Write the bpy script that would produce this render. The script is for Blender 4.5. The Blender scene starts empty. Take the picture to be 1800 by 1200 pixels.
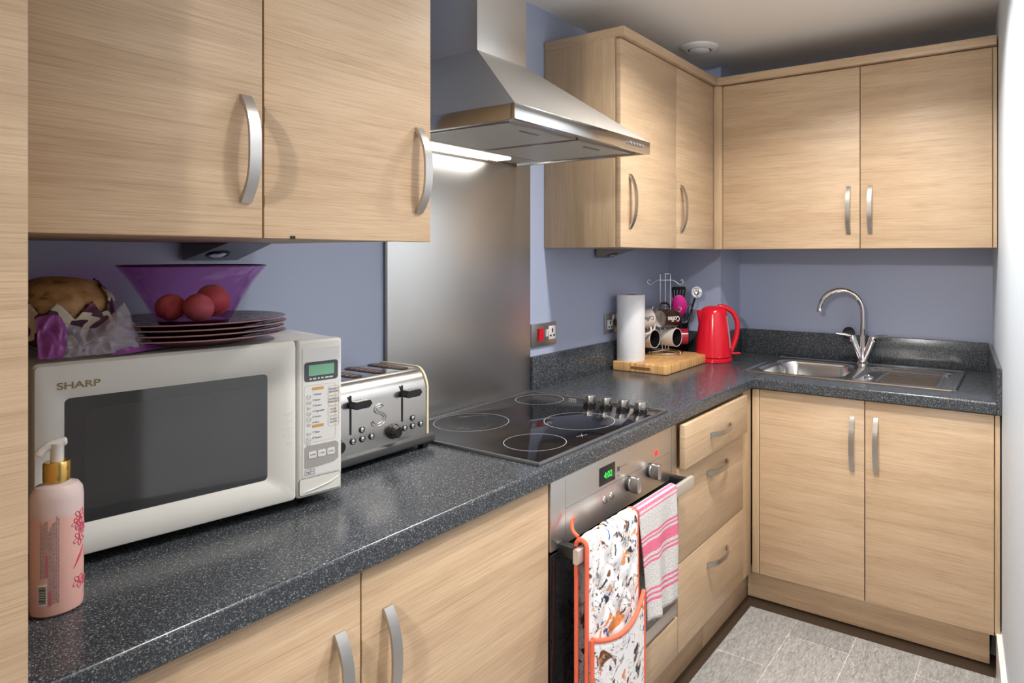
import bpy, bmesh, math, random
from mathutils import Vector, Matrix
random.seed(7)
PI = math.pi
COL = bpy.context.scene.collection
SC = bpy.context.scene

# ------------------------------------------------------------------ camera, world, lights, exposure
cam = bpy.data.cameras.new('camera')
cam.sensor_fit = 'HORIZONTAL'
cam.sensor_width = 36.0
cam.lens = 1188.15 / 1800 * 36.0
cam.shift_x = -123.67 / 1800
cam.shift_y = -149.06 / 1800
cam.clip_start = 0.02
cam_o = bpy.data.objects.new('camera', cam)
COL.objects.link(cam_o)
cam_o.location = (-3.0282, -1.3847, 1.349)
cam_o.rotation_euler = (PI / 2, 0, 0.5872 - PI / 2)
SC.camera = cam_o

SC.view_settings.view_transform = 'Standard'
SC.view_settings.look = 'None'
SC.view_settings.gamma = 1
SC.view_settings.exposure = 0.0
SC.view_settings.use_curve_mapping = False

w = bpy.data.worlds.new('room_beyond')
SC.world = w
w.use_nodes = True
w.node_tree.nodes['Background'].inputs[0].default_value = (1.0, 0.97, 0.93, 1)
w.node_tree.nodes['Background'].inputs[1].default_value = 0.10


def lamp(name, kind, loc, energy, size=0.1, color=(1, 0.92, 0.82), target=None, spread=None, cone=None):
    l = bpy.data.lights.new(name, kind)
    l.energy = energy
    l.color = color
    if kind == 'AREA':
        l.shape = 'DISK'
        l.size = size
        if spread:
            l.spread = spread
    else:
        l.shadow_soft_size = size
        if kind == 'SPOT':
            l.spot_size = cone or 2.2
            l.spot_blend = 0.6
    o = bpy.data.objects.new(name, l)
    COL.objects.link(o)
    o.location = loc
    if target:
        d = Vector(target) - Vector(loc)
        o.rotation_euler = d.to_track_quat('-Z', 'Y').to_euler()
    return o


WARM = (1, 0.945, 0.88)
lamp('ceiling_downlight', 'AREA', (-1.30, -0.88, 2.17), 14.5, 0.09, WARM, spread=2.50)
lamp('ceiling_downlight', 'AREA', (-1.00, -0.98, 2.17), 5.5, 0.09, WARM, spread=2.30)
lamp('ceiling_downlight', 'AREA', (-2.05, -1.20, 2.17), 9.5, 0.09, WARM, spread=2.05)
lamp('hall_lamp', 'POINT', (-4.45, -1.30, 2.02), 92, 0.05, (1, 0.975, 0.94))

ZF = 0.075          # floor level
ZW = 0.91           # worktop level


# ------------------------------------------------------------------ materials
def nt(m):
    m.use_nodes = True
    return m.node_tree.nodes, m.node_tree.links


def P(name, col, rough=0.5, metal=0.0, **kw):
    m = bpy.data.materials.new(name)
    n, l = nt(m)
    b = n['Principled BSDF']
    b.inputs['Base Color'].default_value = (*col, 1)
    b.inputs['Roughness'].default_value = rough
    b.inputs['Metallic'].default_value = metal
    for k, v in kw.items():
        b.inputs[k.replace('_', ' ')].default_value = v
    return m


def node(n, t, **kw):
    x = n.new(t)
    for k, v in kw.items():
        setattr(x, k, v)
    return x


def ramp(n, stops):
    r = n.new('ShaderNodeValToRGB')
    e = r.color_ramp.elements
    while len(e) < len(stops):
        e.new(0.5)
    for i, (p, c) in enumerate(stops):
        e[i].position = p
        e[i].color = (*c, 1)
    return r


def coords(n, l, scale, rand=True):
    tc = n.new('ShaderNodeTexCoord')
    mp = n.new('ShaderNodeMapping')
    mp.inputs['Scale'].default_value = scale
    src = tc.outputs['Object']
    if rand:
        oi = n.new('ShaderNodeObjectInfo')
        mu = node(n, 'ShaderNodeMath', operation='MULTIPLY')
        mu.inputs[1].default_value = 37.0
        l.new(oi.outputs['Random'], mu.inputs[0])
        ad = node(n, 'ShaderNodeVectorMath', operation='ADD')
        l.new(src, ad.inputs[0])
        l.new(mu.outputs[0], ad.inputs[1])
        src = ad.outputs[0]
    l.new(src, mp.inputs['Vector'])
    return mp.outputs['Vector']


def wood(name, axis='h', light=(0.640, 0.475, 0.318), dark=(0.490, 0.343, 0.213), rough=0.42, rand=True):
    m = bpy.data.materials.new(name)
    n, l = nt(m)
    b = n['Principled BSDF']
    if axis == 'h':
        s1, s2, s3 = (0.8, 0.8, 85), (3.5, 3.5, 360), (0.6, 0.6, 6)
    else:
        s1, s2, s3 = (85, 85, 0.8), (360, 360, 3.5), (6, 6, 0.6)
    v1, v2, v3 = coords(n, l, s1, rand), coords(n, l, s2, rand), coords(n, l, s3, rand)
    a = node(n, 'ShaderNodeTexNoise')
    a.inputs['Detail'].default_value = 5
    a.inputs['Roughness'].default_value = 0.62
    a.inputs['Distortion'].default_value = 0.25
    l.new(v1, a.inputs['Vector'])
    f = node(n, 'ShaderNodeTexNoise')
    f.inputs['Detail'].default_value = 3
    l.new(v2, f.inputs['Vector'])
    c = node(n, 'ShaderNodeTexNoise')
    c.inputs['Detail'].default_value = 2
    l.new(v3, c.inputs['Vector'])
    r1 = ramp(n, [(0.30, dark), (0.47, tuple((x * 0.35 + y * 0.65) for x, y in zip(dark, light))), (0.66, light)])
    l.new(a.outputs['Fac'], r1.inputs['Fac'])
    r2 = ramp(n, [(0.36, (0.75, 0.71, 0.68)), (0.55, (1, 1, 1))])
    l.new(f.outputs['Fac'], r2.inputs['Fac'])
    r3 = ramp(n, [(0.35, (0.90, 0.87, 0.84)), (0.65, (1.04, 1.04, 1.04))])
    l.new(c.outputs['Fac'], r3.inputs['Fac'])
    x1 = node(n, 'ShaderNodeMix', data_type='RGBA', blend_type='MULTIPLY')
    x1.inputs['Factor'].default_value = 0.75
    l.new(r1.outputs['Color'], x1.inputs['A'])
    l.new(r2.outputs['Color'], x1.inputs['B'])
    x2 = node(n, 'ShaderNodeMix', data_type='RGBA', blend_type='MULTIPLY')
    x2.inputs['Factor'].default_value = 1.0
    l.new(x1.outputs['Result'], x2.inputs['A'])
    l.new(r3.outputs['Color'], x2.inputs['B'])
    l.new(x2.outputs['Result'], b.inputs['Base Color'])
    b.inputs['Roughness'].default_value = rough
    bp = n.new('ShaderNodeBump')
    bp.inputs['Strength'].default_value = 0.12
    bp.inputs['Distance'].default_value = 0.001
    l.new(f.outputs['Fac'], bp.inputs['Height'])
    l.new(bp.outputs['Normal'], b.inputs['Normal'])
    return m


def steel(name, col=(0.60, 0.59, 0.57), rough=0.28, scale=(4, 4, 300), amt=0.10):
    m = bpy.data.materials.new(name)
    n, l = nt(m)
    b = n['Principled BSDF']
    b.inputs['Base Color'].default_value = (*col, 1)
    b.inputs['Metallic'].default_value = 1
    v = coords(n, l, scale, False)
    a = n.new('ShaderNodeTexNoise')
    a.inputs['Detail'].default_value = 3
    l.new(v, a.inputs['Vector'])
    mr = n.new('ShaderNodeMapRange')
    mr.inputs['To Min'].default_value = max(0.02, rough - amt)
    mr.inputs['To Max'].default_value = rough + amt
    l.new(a.outputs['Fac'], mr.inputs['Value'])
    l.new(mr.outputs['Result'], b.inputs['Roughness'])
    return m


def speckle(name):
    m = bpy.data.materials.new(name)
    n, l = nt(m)
    b = n['Principled BSDF']
    v = coords(n, l, (1, 1, 1), False)
    a = n.new('ShaderNodeTexNoise')
    a.inputs['Scale'].default_value = 470
    a.inputs['Detail'].default_value = 1.5
    a.inputs['Distortion'].default_value = 1.2
    l.new(v, a.inputs['Vector'])
    r = ramp(n, [(0.0, (0.018, 0.020, 0.025)), (0.555, (0.033, 0.038, 0.045)), (0.63, (0.14, 0.155, 0.175)), (0.73, (0.44, 0.47, 0.50))])
    l.new(a.outputs['Fac'], r.inputs['Fac'])
    l.new(r.outputs['Color'], b.inputs['Base Color'])
    b.inputs['Roughness'].default_value = 0.22
    return m


def paint(name, col, rough=0.55, bump=0.05):
    m = P(name, col, rough)
    n, l = nt(m)
    b = n['Principled BSDF']
    v = coords(n, l, (1, 1, 1), False)
    a = n.new('ShaderNodeTexNoise')
    a.inputs['Scale'].default_value = 120
    a.inputs['Detail'].default_value = 4
    l.new(v, a.inputs['Vector'])
    bp = n.new('ShaderNodeBump')
    bp.inputs['Strength'].default_value = bump
    bp.inputs['Distance'].default_value = 0.002
    l.new(a.outputs['Fac'], bp.inputs['Height'])
    l.new(bp.outputs['Normal'], b.inputs['Normal'])
    return m


def glow(name, col, strength):
    m = bpy.data.materials.new(name)
    n, l = nt(m)
    b = n['Principled BSDF']
    b.inputs['Base Color'].default_value = (*col, 1)
    b.inputs['Emission Color'].default_value = (*col, 1)
    b.inputs['Emission Strength'].default_value = strength
    return m


def glass(name, col, rough=0.03):
    """thin tinted glass: each skin lets tinted light straight through and mirrors a little"""
    m = bpy.data.materials.new(name)
    n, l = nt(m)
    n.remove(n['Principled BSDF'])
    tr = n.new('ShaderNodeBsdfTransparent')
    tr.inputs[0].default_value = (*col, 1)
    gl = n.new('ShaderNodeBsdfGlossy')
    gl.inputs['Roughness'].default_value = rough
    gl.inputs['Color'].default_value = (0.9, 0.85, 0.95, 1)
    lw = n.new('ShaderNodeLayerWeight')
    lw.inputs[0].default_value = 0.5
    pw = node(n, 'ShaderNodeMath', operation='POWER')
    pw.inputs[1].default_value = 4.0
    l.new(lw.outputs['Facing'], pw.inputs[0])
    fr = node(n, 'ShaderNodeMath', operation='MULTIPLY_ADD')
    fr.inputs[1].default_value = 0.45
    fr.inputs[2].default_value = 0.035
    l.new(pw.outputs[0], fr.inputs[0])
    mx = n.new('ShaderNodeMixShader')
    l.new(fr.outputs[0], mx.inputs[0])
    l.new(tr.outputs[0], mx.inputs[1])
    l.new(gl.outputs[0], mx.inputs[2])
    l.new(mx.outputs[0], n['Material Output'].inputs['Surface'])
    return m


M = {}
M['wood_h'] = wood('oak_horizontal_grain', 'h')
M['wood_v'] = wood('oak_vertical_grain', 'v', (0.620, 0.460, 0.300), (0.500, 0.350, 0.205))
M['carcass'] = wood('oak_carcass_edge', 'v', (0.55, 0.38, 0.21), (0.44, 0.29, 0.15))
M['steel'] = steel('brushed_steel', (0.70, 0.67, 0.64), 0.36)
M['steel_v'] = steel('brushed_steel_splashback', (0.66, 0.65, 0.64), 0.36, (300, 300, 4), 0.06)
M['steel_hood'] = steel('hood_steel', (0.62, 0.61, 0.59), 0.44, (4, 4, 260), 0.08)
M['steel_lip'] = steel('hood_polished_edge', (0.62, 0.61, 0.60), 0.14, (4, 4, 260), 0.04)
M['satin'] = P('satin_nickel_handle', (0.50, 0.48, 0.46), 0.32, 1.0)
M['chrome'] = P('chrome', (0.80, 0.80, 0.82), 0.06, 1.0)
M['sink'] = P('sink_steel', (0.66, 0.65, 0.64), 0.21, 1.0)
M['worktop'] = speckle('speckled_charcoal_laminate')
M['wall'] = paint('periwinkle_wall_paint', (0.41, 0.465, 0.63), 0.36, 0.03)
M['wall_white'] = paint('cool_white_wall_paint', (0.66, 0.75, 0.85), 0.5)
M['wall_far'] = paint('taupe_wall_paint', (0.42, 0.40, 0.38), 0.6)
M['ceil'] = paint('ceiling_paint', (0.88, 0.845, 0.80), 0.7)
M['white_gloss'] = P('white_gloss_paint', (0.82, 0.82, 0.80), 0.3)
M['black'] = P('black_plastic', (0.012, 0.012, 0.013), 0.35)
M['black_matt'] = P('black_rubber', (0.010, 0.010, 0.011), 0.7)
M['shadow_gap'] = P('dark_gap', (0.03, 0.018, 0.012), 0.9)
M['ceramic_glass'] = P('black_ceramic_glass', (0.006, 0.006, 0.008), 0.035)
M['ring'] = P('grey_printed_ring', (0.42, 0.42, 0.43), 0.4)
M['frame_grey'] = P('grey_steel_trim', (0.22, 0.22, 0.23), 0.35, 0.8)
M['oven_glass'] = P('dark_oven_glass', (0.012, 0.012, 0.013), 0.05)
M['mw_white'] = P('off_white_plastic', (0.77, 0.77, 0.735), 0.32)
M['mw_panel'] = P('white_panel_film', (0.76, 0.77, 0.77), 0.4)
M['mw_window'] = P('dark_microwave_window', (0.020, 0.022, 0.024), 0.06, IOR=2.1)
M['mw_grey'] = P('grey_panel_film', (0.40, 0.38, 0.37), 0.45)
M['slate'] = P('slate_display_surround', (0.07, 0.08, 0.10), 0.3)
M['lcd'] = glow('green_lcd', (0.16, 0.36, 0.24), 0.22)
M['orange_print'] = P('orange_print', (0.62, 0.36, 0.10), 0.5)
M['dark_print'] = P('dark_print', (0.07, 0.07, 0.09), 0.5)
M['gold_print'] = P('gold_print', (0.30, 0.23, 0.10), 0.4)
M['cream'] = P('cream_plastic', (0.75, 0.68, 0.48), 0.4)
M['toast_steel'] = steel('toaster_steel', (0.62, 0.60, 0.58), 0.20, (240, 4, 4), 0.08)
M['element'] = P('toaster_slot_interior', (0.10, 0.045, 0.022), 0.6)
M['red_gloss'] = P('red_gloss_plastic', (0.66, 0.010, 0.028), 0.16)
M['dark_red'] = P('dark_red_glaze', (0.34, 0.012, 0.035), 0.2)
M['white_ceramic'] = P('cream_white_ceramic', (0.66, 0.60, 0.56), 0.25)
M['black_ceramic'] = P('black_ceramic', (0.012, 0.010, 0.011), 0.2)
M['brown_ceramic'] = P('dark_brown_ceramic', (0.035, 0.018, 0.012), 0.2)
M['pink'] = P('magenta_silicone', (0.62, 0.020, 0.26), 0.4)
M['paper'] = paint('kitchen_paper', (0.74, 0.75, 0.78), 0.9, 0.5)
M['gold'] = P('gold_collar', (0.75, 0.48, 0.14), 0.18, 1.0)
M['green_led'] = glow('green_led', (0.02, 0.9, 0.08), 1.0)
M['red_led'] = glow('red_led', (0.8, 0.02, 0.02), 0.9)
M['lamp_glow'] = glow('hood_lamp', (1.0, 0.97, 0.88), 3.6)
M['white_plastic'] = P('white_plastic', (0.74, 0.73, 0.72), 0.35)
M['rim_glint'] = P('plum_rim_glint', (0.42, 0.27, 0.29), 0.25)  # pale colour painted on as the light caught by the glossy plate edges
M['coral'] = P('coral_binding', (0.80, 0.145, 0.075), 0.75)
M['smoke_glass'] = glass('smoky_glass', (0.66, 0.70, 0.75))


# ------------------------------------------------------------------ mesh helpers
ORG = [Vector((0, 0, 0))]


def box(bm, lo, hi, bev=0.0, seg=2):
    lo, hi = Vector(lo), Vector(hi)
    g = bmesh.ops.create_cube(bm, size=1.0)
    vs = g['verts']
    c, s = (lo + hi) / 2, hi - lo
    for v in vs:
        v.co = Vector((v.co.x * s.x, v.co.y * s.y, v.co.z * s.z)) + c
    if bev:
        es = list({e for v in vs for e in v.link_edges})
        bmesh.ops.bevel(bm, geom=es, offset=bev, segments=seg, profile=0.5, affect='EDGES')
    return bm


def prism(bm, pts, axis, a, b):
    """extrude a closed 2-D outline along an axis; pts are the two other coordinates in xyz order"""
    def mk(p, t):
        if axis == 'x':
            return (t, p[0], p[1])
        if axis == 'y':
            return (p[0], t, p[1])
        return (p[0], p[1], t)
    A = [bm.verts.new(mk(p, a)) for p in pts]
    B = [bm.verts.new(mk(p, b)) for p in pts]
    n = len(pts)
    for i in range(n):
        bm.faces.new((A[i], A[(i + 1) % n], B[(i + 1) % n], B[i]))
    bm.faces.new(A[::-1])
    bm.faces.new(B)
    return bm


def lathe(bm, prof, c=(0, 0, 0), n=48, sx=1.0, sy=1.0, mat=None):
    """prof: (r, z) list; closed where r = 0"""
    c = Vector(c)
    rings = []
    for r, z in prof:
        if r < 1e-6:
            v = bm.verts.new((0, 0, z))
            rings.append([v] * n)
        else:
            rings.append([bm.verts.new((r * sx * math.cos(2 * PI * i / n), r * sy * math.sin(2 * PI * i / n), z)) for i in range(n)])
    allv = set()
    for k in range(len(rings) - 1):
        A, B = rings[k], rings[k + 1]
        for i in range(n):
            j = (i + 1) % n
            f = []
            for v in (A[i], A[j], B[j], B[i]):
                if v not in f:
                    f.append(v)
            if len(f) >= 3:
                bm.faces.new(f)
    for r in rings:
        allv.update(r)
    for v in allv:
        if mat:
            v.co = mat @ v.co
        v.co += c
    return bm


def tube(bm, pts, r, n=10, cap=True, closed=False):
    pts = [Vector(p) for p in pts]
    rs = r if isinstance(r, (list, tuple)) else [r] * len(pts)
    N = len(pts)
    rings = []
    prev = None
    for i, p in enumerate(pts):
        if closed:
            t = (pts[(i + 1) % N] - pts[i - 1]).normalized()
        else:
            t = (pts[min(i + 1, N - 1)] - pts[max(i - 1, 0)]).normalized()
        if prev is None:
            u = t.orthogonal().normalized()
        else:
            u = (prev - t * prev.dot(t)).normalized()
        prev = u
        v = t.cross(u)
        rings.append([bm.verts.new(p + rs[i] * (u * math.cos(2 * PI * k / n) + v * math.sin(2 * PI * k / n))) for k in range(n)])
    for i in range(N if closed else N - 1):
        A, B = rings[i], rings[(i + 1) % N]
        for k in range(n):
            bm.faces.new((A[k], A[(k + 1) % n], B[(k + 1) % n], B[k]))
    if cap and not closed:
        bm.faces.new(rings[0][::-1])
        bm.faces.new(rings[-1])
    return bm


def cyl(bm, a, b, r, n=32, r2=None, bev=0.0):
    a, b = Vector(a), Vector(b)
    r2 = r if r2 is None else r2
    d = (b - a).normalized()
    if bev:
        pts = [a, a + d * 0.0001, b - d * bev, b - d * bev * 0.3, b]
        rs = [r * 0.98, r, r2, r2 - bev * 0.3, r2 - bev]
        return tube(bm, pts, rs, n)
    return tube(bm, [a, b], [r, r2], n)


def smoothpath(pts, k=8):
    """Catmull-Rom through the points"""
    pts = [Vector(p) for p in pts]
    q = [pts[0] * 2 - pts[1]] + pts + [pts[-1] * 2 - pts[-2]]
    out = []
    for i in range(1, len(q) - 2):
        for s in range(k):
            t = s / k
            a, b, c, d = q[i - 1], q[i], q[i + 1], q[i + 2]
            out.append(0.5 * ((2 * b) + (c - a) * t + (2 * a - 5 * b + 4 * c - d) * t * t + (3 * b - a - 3 * c + d) * t ** 3))
    out.append(pts[-1])
    return out


def roundrect(x0, z0, x1, z1, r, n=6):
    o = []
    for cx, cz, a0 in ((x1 - r, z1 - r, 0), (x0 + r, z1 - r, PI / 2), (x0 + r, z0 + r, PI), (x1 - r, z0 + r, 1.5 * PI)):
        for i in range(n + 1):
            a = a0 + PI / 2 * i / n
            o.append((cx + r * math.cos(a), cz + r * math.sin(a)))
    return o


def obj(name, bm, mat, parent=None, angle=35, local=False, recalc=True):
    if recalc:
        bmesh.ops.recalc_face_normals(bm, faces=bm.faces)
    me = bpy.data.meshes.new(name)
    bm.to_mesh(me)
    bm.free()
    if not local and parent is not None:
        me.transform(Matrix.Translation(-Vector(parent.get('_o', (0, 0, 0)))))
    for m in (mat if isinstance(mat, (list, tuple)) else [mat]):
        me.materials.append(M[m] if isinstance(m, str) else m)
    me.shade_smooth()
    me.set_sharp_from_angle(angle=math.radians(angle))
    o = bpy.data.objects.new(name, me)
    COL.objects.link(o)
    if parent is not None:
        o.parent = parent
        o['_o'] = tuple(parent.get('_o', (0, 0, 0)))
    return o


def thing(name, label, cat, loc, rotz=0.0, group=None):
    o = bpy.data.objects.new(name, None)
    o.empty_display_size = 0.05
    COL.objects.link(o)
    o.location = loc
    o.rotation_euler = (0, 0, rotz)
    o['_o'] = tuple(loc)
    o['label'] = label
    o['category'] = cat
    if group:
        o['group'] = group
    return o


def tag(o, label, cat, group=None):
    o['label'] = label
    o['category'] = cat
    if group:
        o['group'] = group
    return o


def struct(name, bm, mat, label=None, parent=None):
    o = obj(name, bm, mat, parent)
    if parent is None:
        o['kind'] = 'structure'
    if label:
        o['label'] = label
    return o


def B():
    return bmesh.new()


def text(name, body, size, mat, parent, mtx, extrude=0.0002, align='CENTER', bold=0.0, sx=1.0, local=False):
    cu = bpy.data.curves.new('tmp_text', 'FONT')
    cu.body = body
    cu.size = size
    cu.extrude = extrude
    cu.offset = bold
    cu.align_x = align
    cu.align_y = 'CENTER'
    t = bpy.data.objects.new('tmp_text', cu)
    COL.objects.link(t)
    dg = bpy.context.evaluated_depsgraph_get()
    me = bpy.data.meshes.new_from_object(t.evaluated_get(dg))
    bpy.data.objects.remove(t)
    bpy.data.curves.remove(cu)
    me.name = name
    me.transform(mtx @ Matrix.Diagonal((sx, 1, 1, 1)))
    if not local:
        me.transform(Matrix.Translation(-Vector(parent.get('_o', (0, 0, 0)))))
    me.materials.clear()
    me.materials.append(M[mat])
    o = bpy.data.objects.new(name, me)
    COL.objects.link(o)
    o.parent = parent
    o['_o'] = tuple(parent.get('_o', (0, 0, 0)))
    return o


def face_mtx(pos, right, up):
    """text lying in the plane of right and up, at pos"""
    r, u = Vector(right).normalized(), Vector(up).normalized()
    n = r.cross(u)
    m = Matrix((r, u, n)).transposed().to_4x4()
    m.translation = Vector(pos)
    return m


X, Y, Z = Vector((1, 0, 0)), Vector((0, 1, 0)), Vector((0, 0, 1))


def bow_handle(parent, c, along, normal, length, name='handle', h=0.027, wd=0.0155, th=0.0045):
    """flat strap bowed out from the face"""
    along, normal, c = Vector(along), Vector(normal), Vector(c)
    side = along.cross(normal)
    bm = B()
    n = 22
    rows = []
    for i in range(n + 1):
        t = i / n
        s = (t - 0.5) * length
        f = 1 - abs(2 * t - 1) ** 2.6
        ho = 0.004 + (h - 0.004) * f
        hi = max(0.0, ho - th - 0.008 * (1 - f) ** 2)
        if i in (0, n):
            hi = 0.0
        wloc = wd * (0.92 + 0.10 * math.sin(PI * t))
        ring = []
        for a, b in ((-1, hi), (1, hi), (1, ho), (-1, ho)):
            ring.append(bm.verts.new(c + along * s + normal * b + side * (a * wloc / 2)))
        rows.append(ring)
    for i in range(n):
        for k in range(4):
            bm.faces.new((rows[i][k], rows[i][(k + 1) % 4], rows[i + 1][(k + 1) % 4], rows[i + 1][k]))
    bm.faces.new(rows[0][::-1])
    bm.faces.new(rows[-1])
    bmesh.ops.bevel(bm, geom=[e for e in bm.edges if len(e.link_faces) == 2 and e.calc_face_angle(0) > 1.0], offset=0.0008, segments=1, affect='EDGES')
    return obj(name, bm, 'satin', parent, 40)


# ------------------------------------------------------------------ room shell
def yw(x):
    return -1.310 + 0.08 * (x + 0.644)


bm = B(); box(bm, (-5.5, -4.5, ZF - 0.08), (0.12, 0.12, ZF))
m = bpy.data.materials.new('grey_vinyl_tile'); n, l = nt(m); b = n['Principled BSDF']
v = coords(n, l, (1, 1, 1), False)
br = n.new('ShaderNodeTexBrick'); br.offset = 0.5
for k, val in (('Scale', 1.0), ('Brick Width', 0.42), ('Row Height', 0.195), ('Mortar Size', 0.0016), ('Mortar Smooth', 0.1)):
    br.inputs[k].default_value = val
br.inputs['Color1'].default_value = (0.42, 0.415, 0.405, 1); br.inputs['Color2'].default_value = (0.34, 0.336, 0.33, 1); br.inputs['Mortar'].default_value = (0.62, 0.60, 0.58, 1)
mp = n.new('ShaderNodeMapping'); mp.inputs['Location'].default_value = (0.12, 0.115, 0)
l.new(v, mp.inputs['Vector']); l.new(mp.outputs['Vector'], br.inputs['Vector'])
na = n.new('ShaderNodeTexNoise'); na.inputs['Scale'].default_value = 1; na.inputs['Detail'].default_value = 5; na.inputs['Roughness'].default_value = 0.7; na.inputs['Distortion'].default_value = 1.5
l.new(coords(n, l, (28, 110, 10), False), na.inputs['Vector'])
rr = ramp(n, [(0.33, (0.50, 0.50, 0.50)), (0.68, (1.20, 1.20, 1.20))]); l.new(na.outputs['Fac'], rr.inputs['Fac'])
mx = node(n, 'ShaderNodeMix', data_type='RGBA', blend_type='MULTIPLY'); mx.inputs['Factor'].default_value = 1
l.new(br.outputs['Color'], mx.inputs['A']); l.new(rr.outputs['Color'], mx.inputs['B']); l.new(mx.outputs['Result'], b.inputs['Base Color'])
b.inputs['Roughness'].default_value = 0.45
struct('floor', bm, m, 'grey streaked vinyl tile floor')
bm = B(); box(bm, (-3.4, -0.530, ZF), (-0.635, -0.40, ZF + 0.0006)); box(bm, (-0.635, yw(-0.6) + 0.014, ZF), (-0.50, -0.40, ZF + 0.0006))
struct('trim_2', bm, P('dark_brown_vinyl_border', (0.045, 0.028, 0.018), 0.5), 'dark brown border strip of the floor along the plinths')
bm = B(); box(bm, (-5.5, -4.5, 2.188), (0.12, 0.12, 2.27)); struct('ceiling', bm, 'ceil', 'pale matt painted ceiling')
bm = B(); box(bm, (-5.5, 0, ZF), (0.12, 0.12, 2.188)); struct('wall_left', bm, 'wall', 'periwinkle blue wall behind the hob')
bm = B(); box(bm, (0, -4.5, ZF), (0.12, 0, 2.188)); struct('wall_back', bm, 'wall', 'periwinkle blue wall behind the sink')
bm = B(); prism(bm, [(-0.0, yw(0)), (-2.46, yw(-2.46)), (-2.46, yw(-2.46) - 0.11), (-0.0, yw(0) - 0.11)], 'z', ZF, 2.188)
struct('wall_right', bm, 'wall_white', 'pale cool white wall at the right edge')
bm = B(); box(bm, (-5.6, -3.5, ZF), (0.12, -3.4, 2.188)); struct('wall_front', bm, 'wall_far', 'plain wall across the room')
bm = B(); box(bm, (-5.6, -3.4, ZF), (-5.5, 0, 2.188)); struct('wall_end', bm, 'wall_far', 'plain wall at the far end of the room')
bm = B(); box(bm, (-0.23, -0.25, ZF), (0, 0, 2.188)); struct('trim_1', bm, 'wall', 'boxed-in corner column painted periwinkle blue')
bm = B()
prism(bm, [(-0.60, yw(-0.60)), (-2.46, yw(-2.46)), (-2.46, yw(-2.46) + 0.014), (-0.60, yw(-0.60) + 0.014)], 'z', ZF, ZF + 0.13)
struct('baseboard_right', bm, 'white_gloss', 'white skirting board on the right wall')

# ------------------------------------------------------------------ tall housing on the left
t = thing('tall_cabinet', 'tall oak housing unit cropped by the left edge of the photo', 'cabinet', (-3.0, -0.3, ZF))
bm = B(); box(bm, (-3.36, -0.583, ZF), (-2.7830, -0.003, 2.15), 0.001); obj('body', bm, 'carcass', t)
bm = B(); box(bm, (-3.36, -0.602, ZF + 0.10), (-2.7885, -0.5845, 2.15), 0.0012); obj('door', bm, 'wood_h', t)

# ------------------------------------------------------------------ wall cabinets
DT = 0.018


def door(parent, lo, hi, name='door', mat='wood_h'):
    bm = B(); box(bm, lo, hi, 0.0012)
    return obj(name, bm, mat, parent)


t = thing('wall_cabinet', 'large double-door oak wall cabinet above the white microwave', 'cabinet', (-2.48, 0, 1.374))
bm = B(); box(bm, (-2.7815, -0.504, 1.376), (-2.207, -0.002, 2.10), 0.001); obj('body', bm, 'carcass', t)
d = door(t, (-2.7810, -0.5237, 1.374), (-2.5102, -0.5055, 2.10)); bow_handle(d, (-2.535, -0.5237, 1.490), Z, -Y, 0.142)
d = door(t, (-2.5070, -0.5237, 1.374), (-2.2054, -0.5055, 2.10)); bow_handle(d, (-2.2337, -0.5237, 1.4935), Z, -Y, 0.144)
bm = B(); prism(bm, [(-2.470, -0.5245), (-2.462, -0.5245), (-2.466, -0.515)], 'z', 1.3735, 1.378); obj('edge_chip', bm, 'shadow_gap', t)

ZB, ZTD = 1.379, 2.041
t = thing('wall_cabinet', 'double-door oak wall cabinet right of the cooker hood', 'cabinet', (-0.80, 0, ZB))
bm = B(); box(bm, (-1.1834, -0.281, ZB), (-0.235, -0.002, ZTD + 0.015), 0.001); obj('body', bm, 'wood_v', t)
d = door(t, (-1.1815, -0.3012, ZB), (-0.7820, -0.2835, ZTD)); bow_handle(d, (-1.123, -0.3012, 1.528), Z, -Y, 0.177)
d = door(t, (-0.7795, -0.3012, ZB), (-0.4350, -0.2835, ZTD)); bow_handle(d, (-0.7402, -0.3012, 1.527), Z, -Y, 0.175)
bm = B(); box(bm, (-1.1850, -0.315, ZTD + 0.006), (-0.4190, -0.002, ZTD + 0.036), 0.001); obj('cornice', bm, 'wood_h', t)

t = thing('wall_cabinet', 'double-door oak wall cabinet above the sink', 'cabinet', (0, -0.8, ZB))
bm = B()
prism(bm, [(-0.395, -0.318), (-0.395, yw(-0.395) + 0.004), (-0.004, yw(-0.004) + 0.004), (-0.004, -0.255), (-0.233, -0.255), (-0.233, -0.318)], 'z', ZB, ZTD + 0.015)
obj('body', bm, 'carcass', t)
bm = B(); box(bm, (-0.431, -0.3335, ZB), (-0.397, -0.300, ZTD), 0.001); obj('corner_post', bm, 'wood_v', t)
ye = yw(-0.4147)
d = door(t, (-0.4147, -0.8607, ZB), (-0.397, -0.3350, ZTD)); bow_handle(d, (-0.4147, -0.8229, 1.520), Z, -X, 0.176)
d = door(t, (-0.4147, -1.2745, ZB), (-0.397, -0.8633, ZTD)); bow_handle(d, (-0.4147, -0.8974, 1.520), Z, -X, 0.176)
bm = B(); box(bm, (-0.412, ye + 0.003, ZB), (-0.397, -1.2775, ZTD), 0.001); obj('filler_strip', bm, 'wood_v', t)
bm = B(); box(bm, (-0.430, ye + 0.004, ZTD + 0.006), (-0.04, -0.3155, ZTD + 0.036), 0.001)
obj('cornice', bm, 'wood_h', t)

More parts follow.
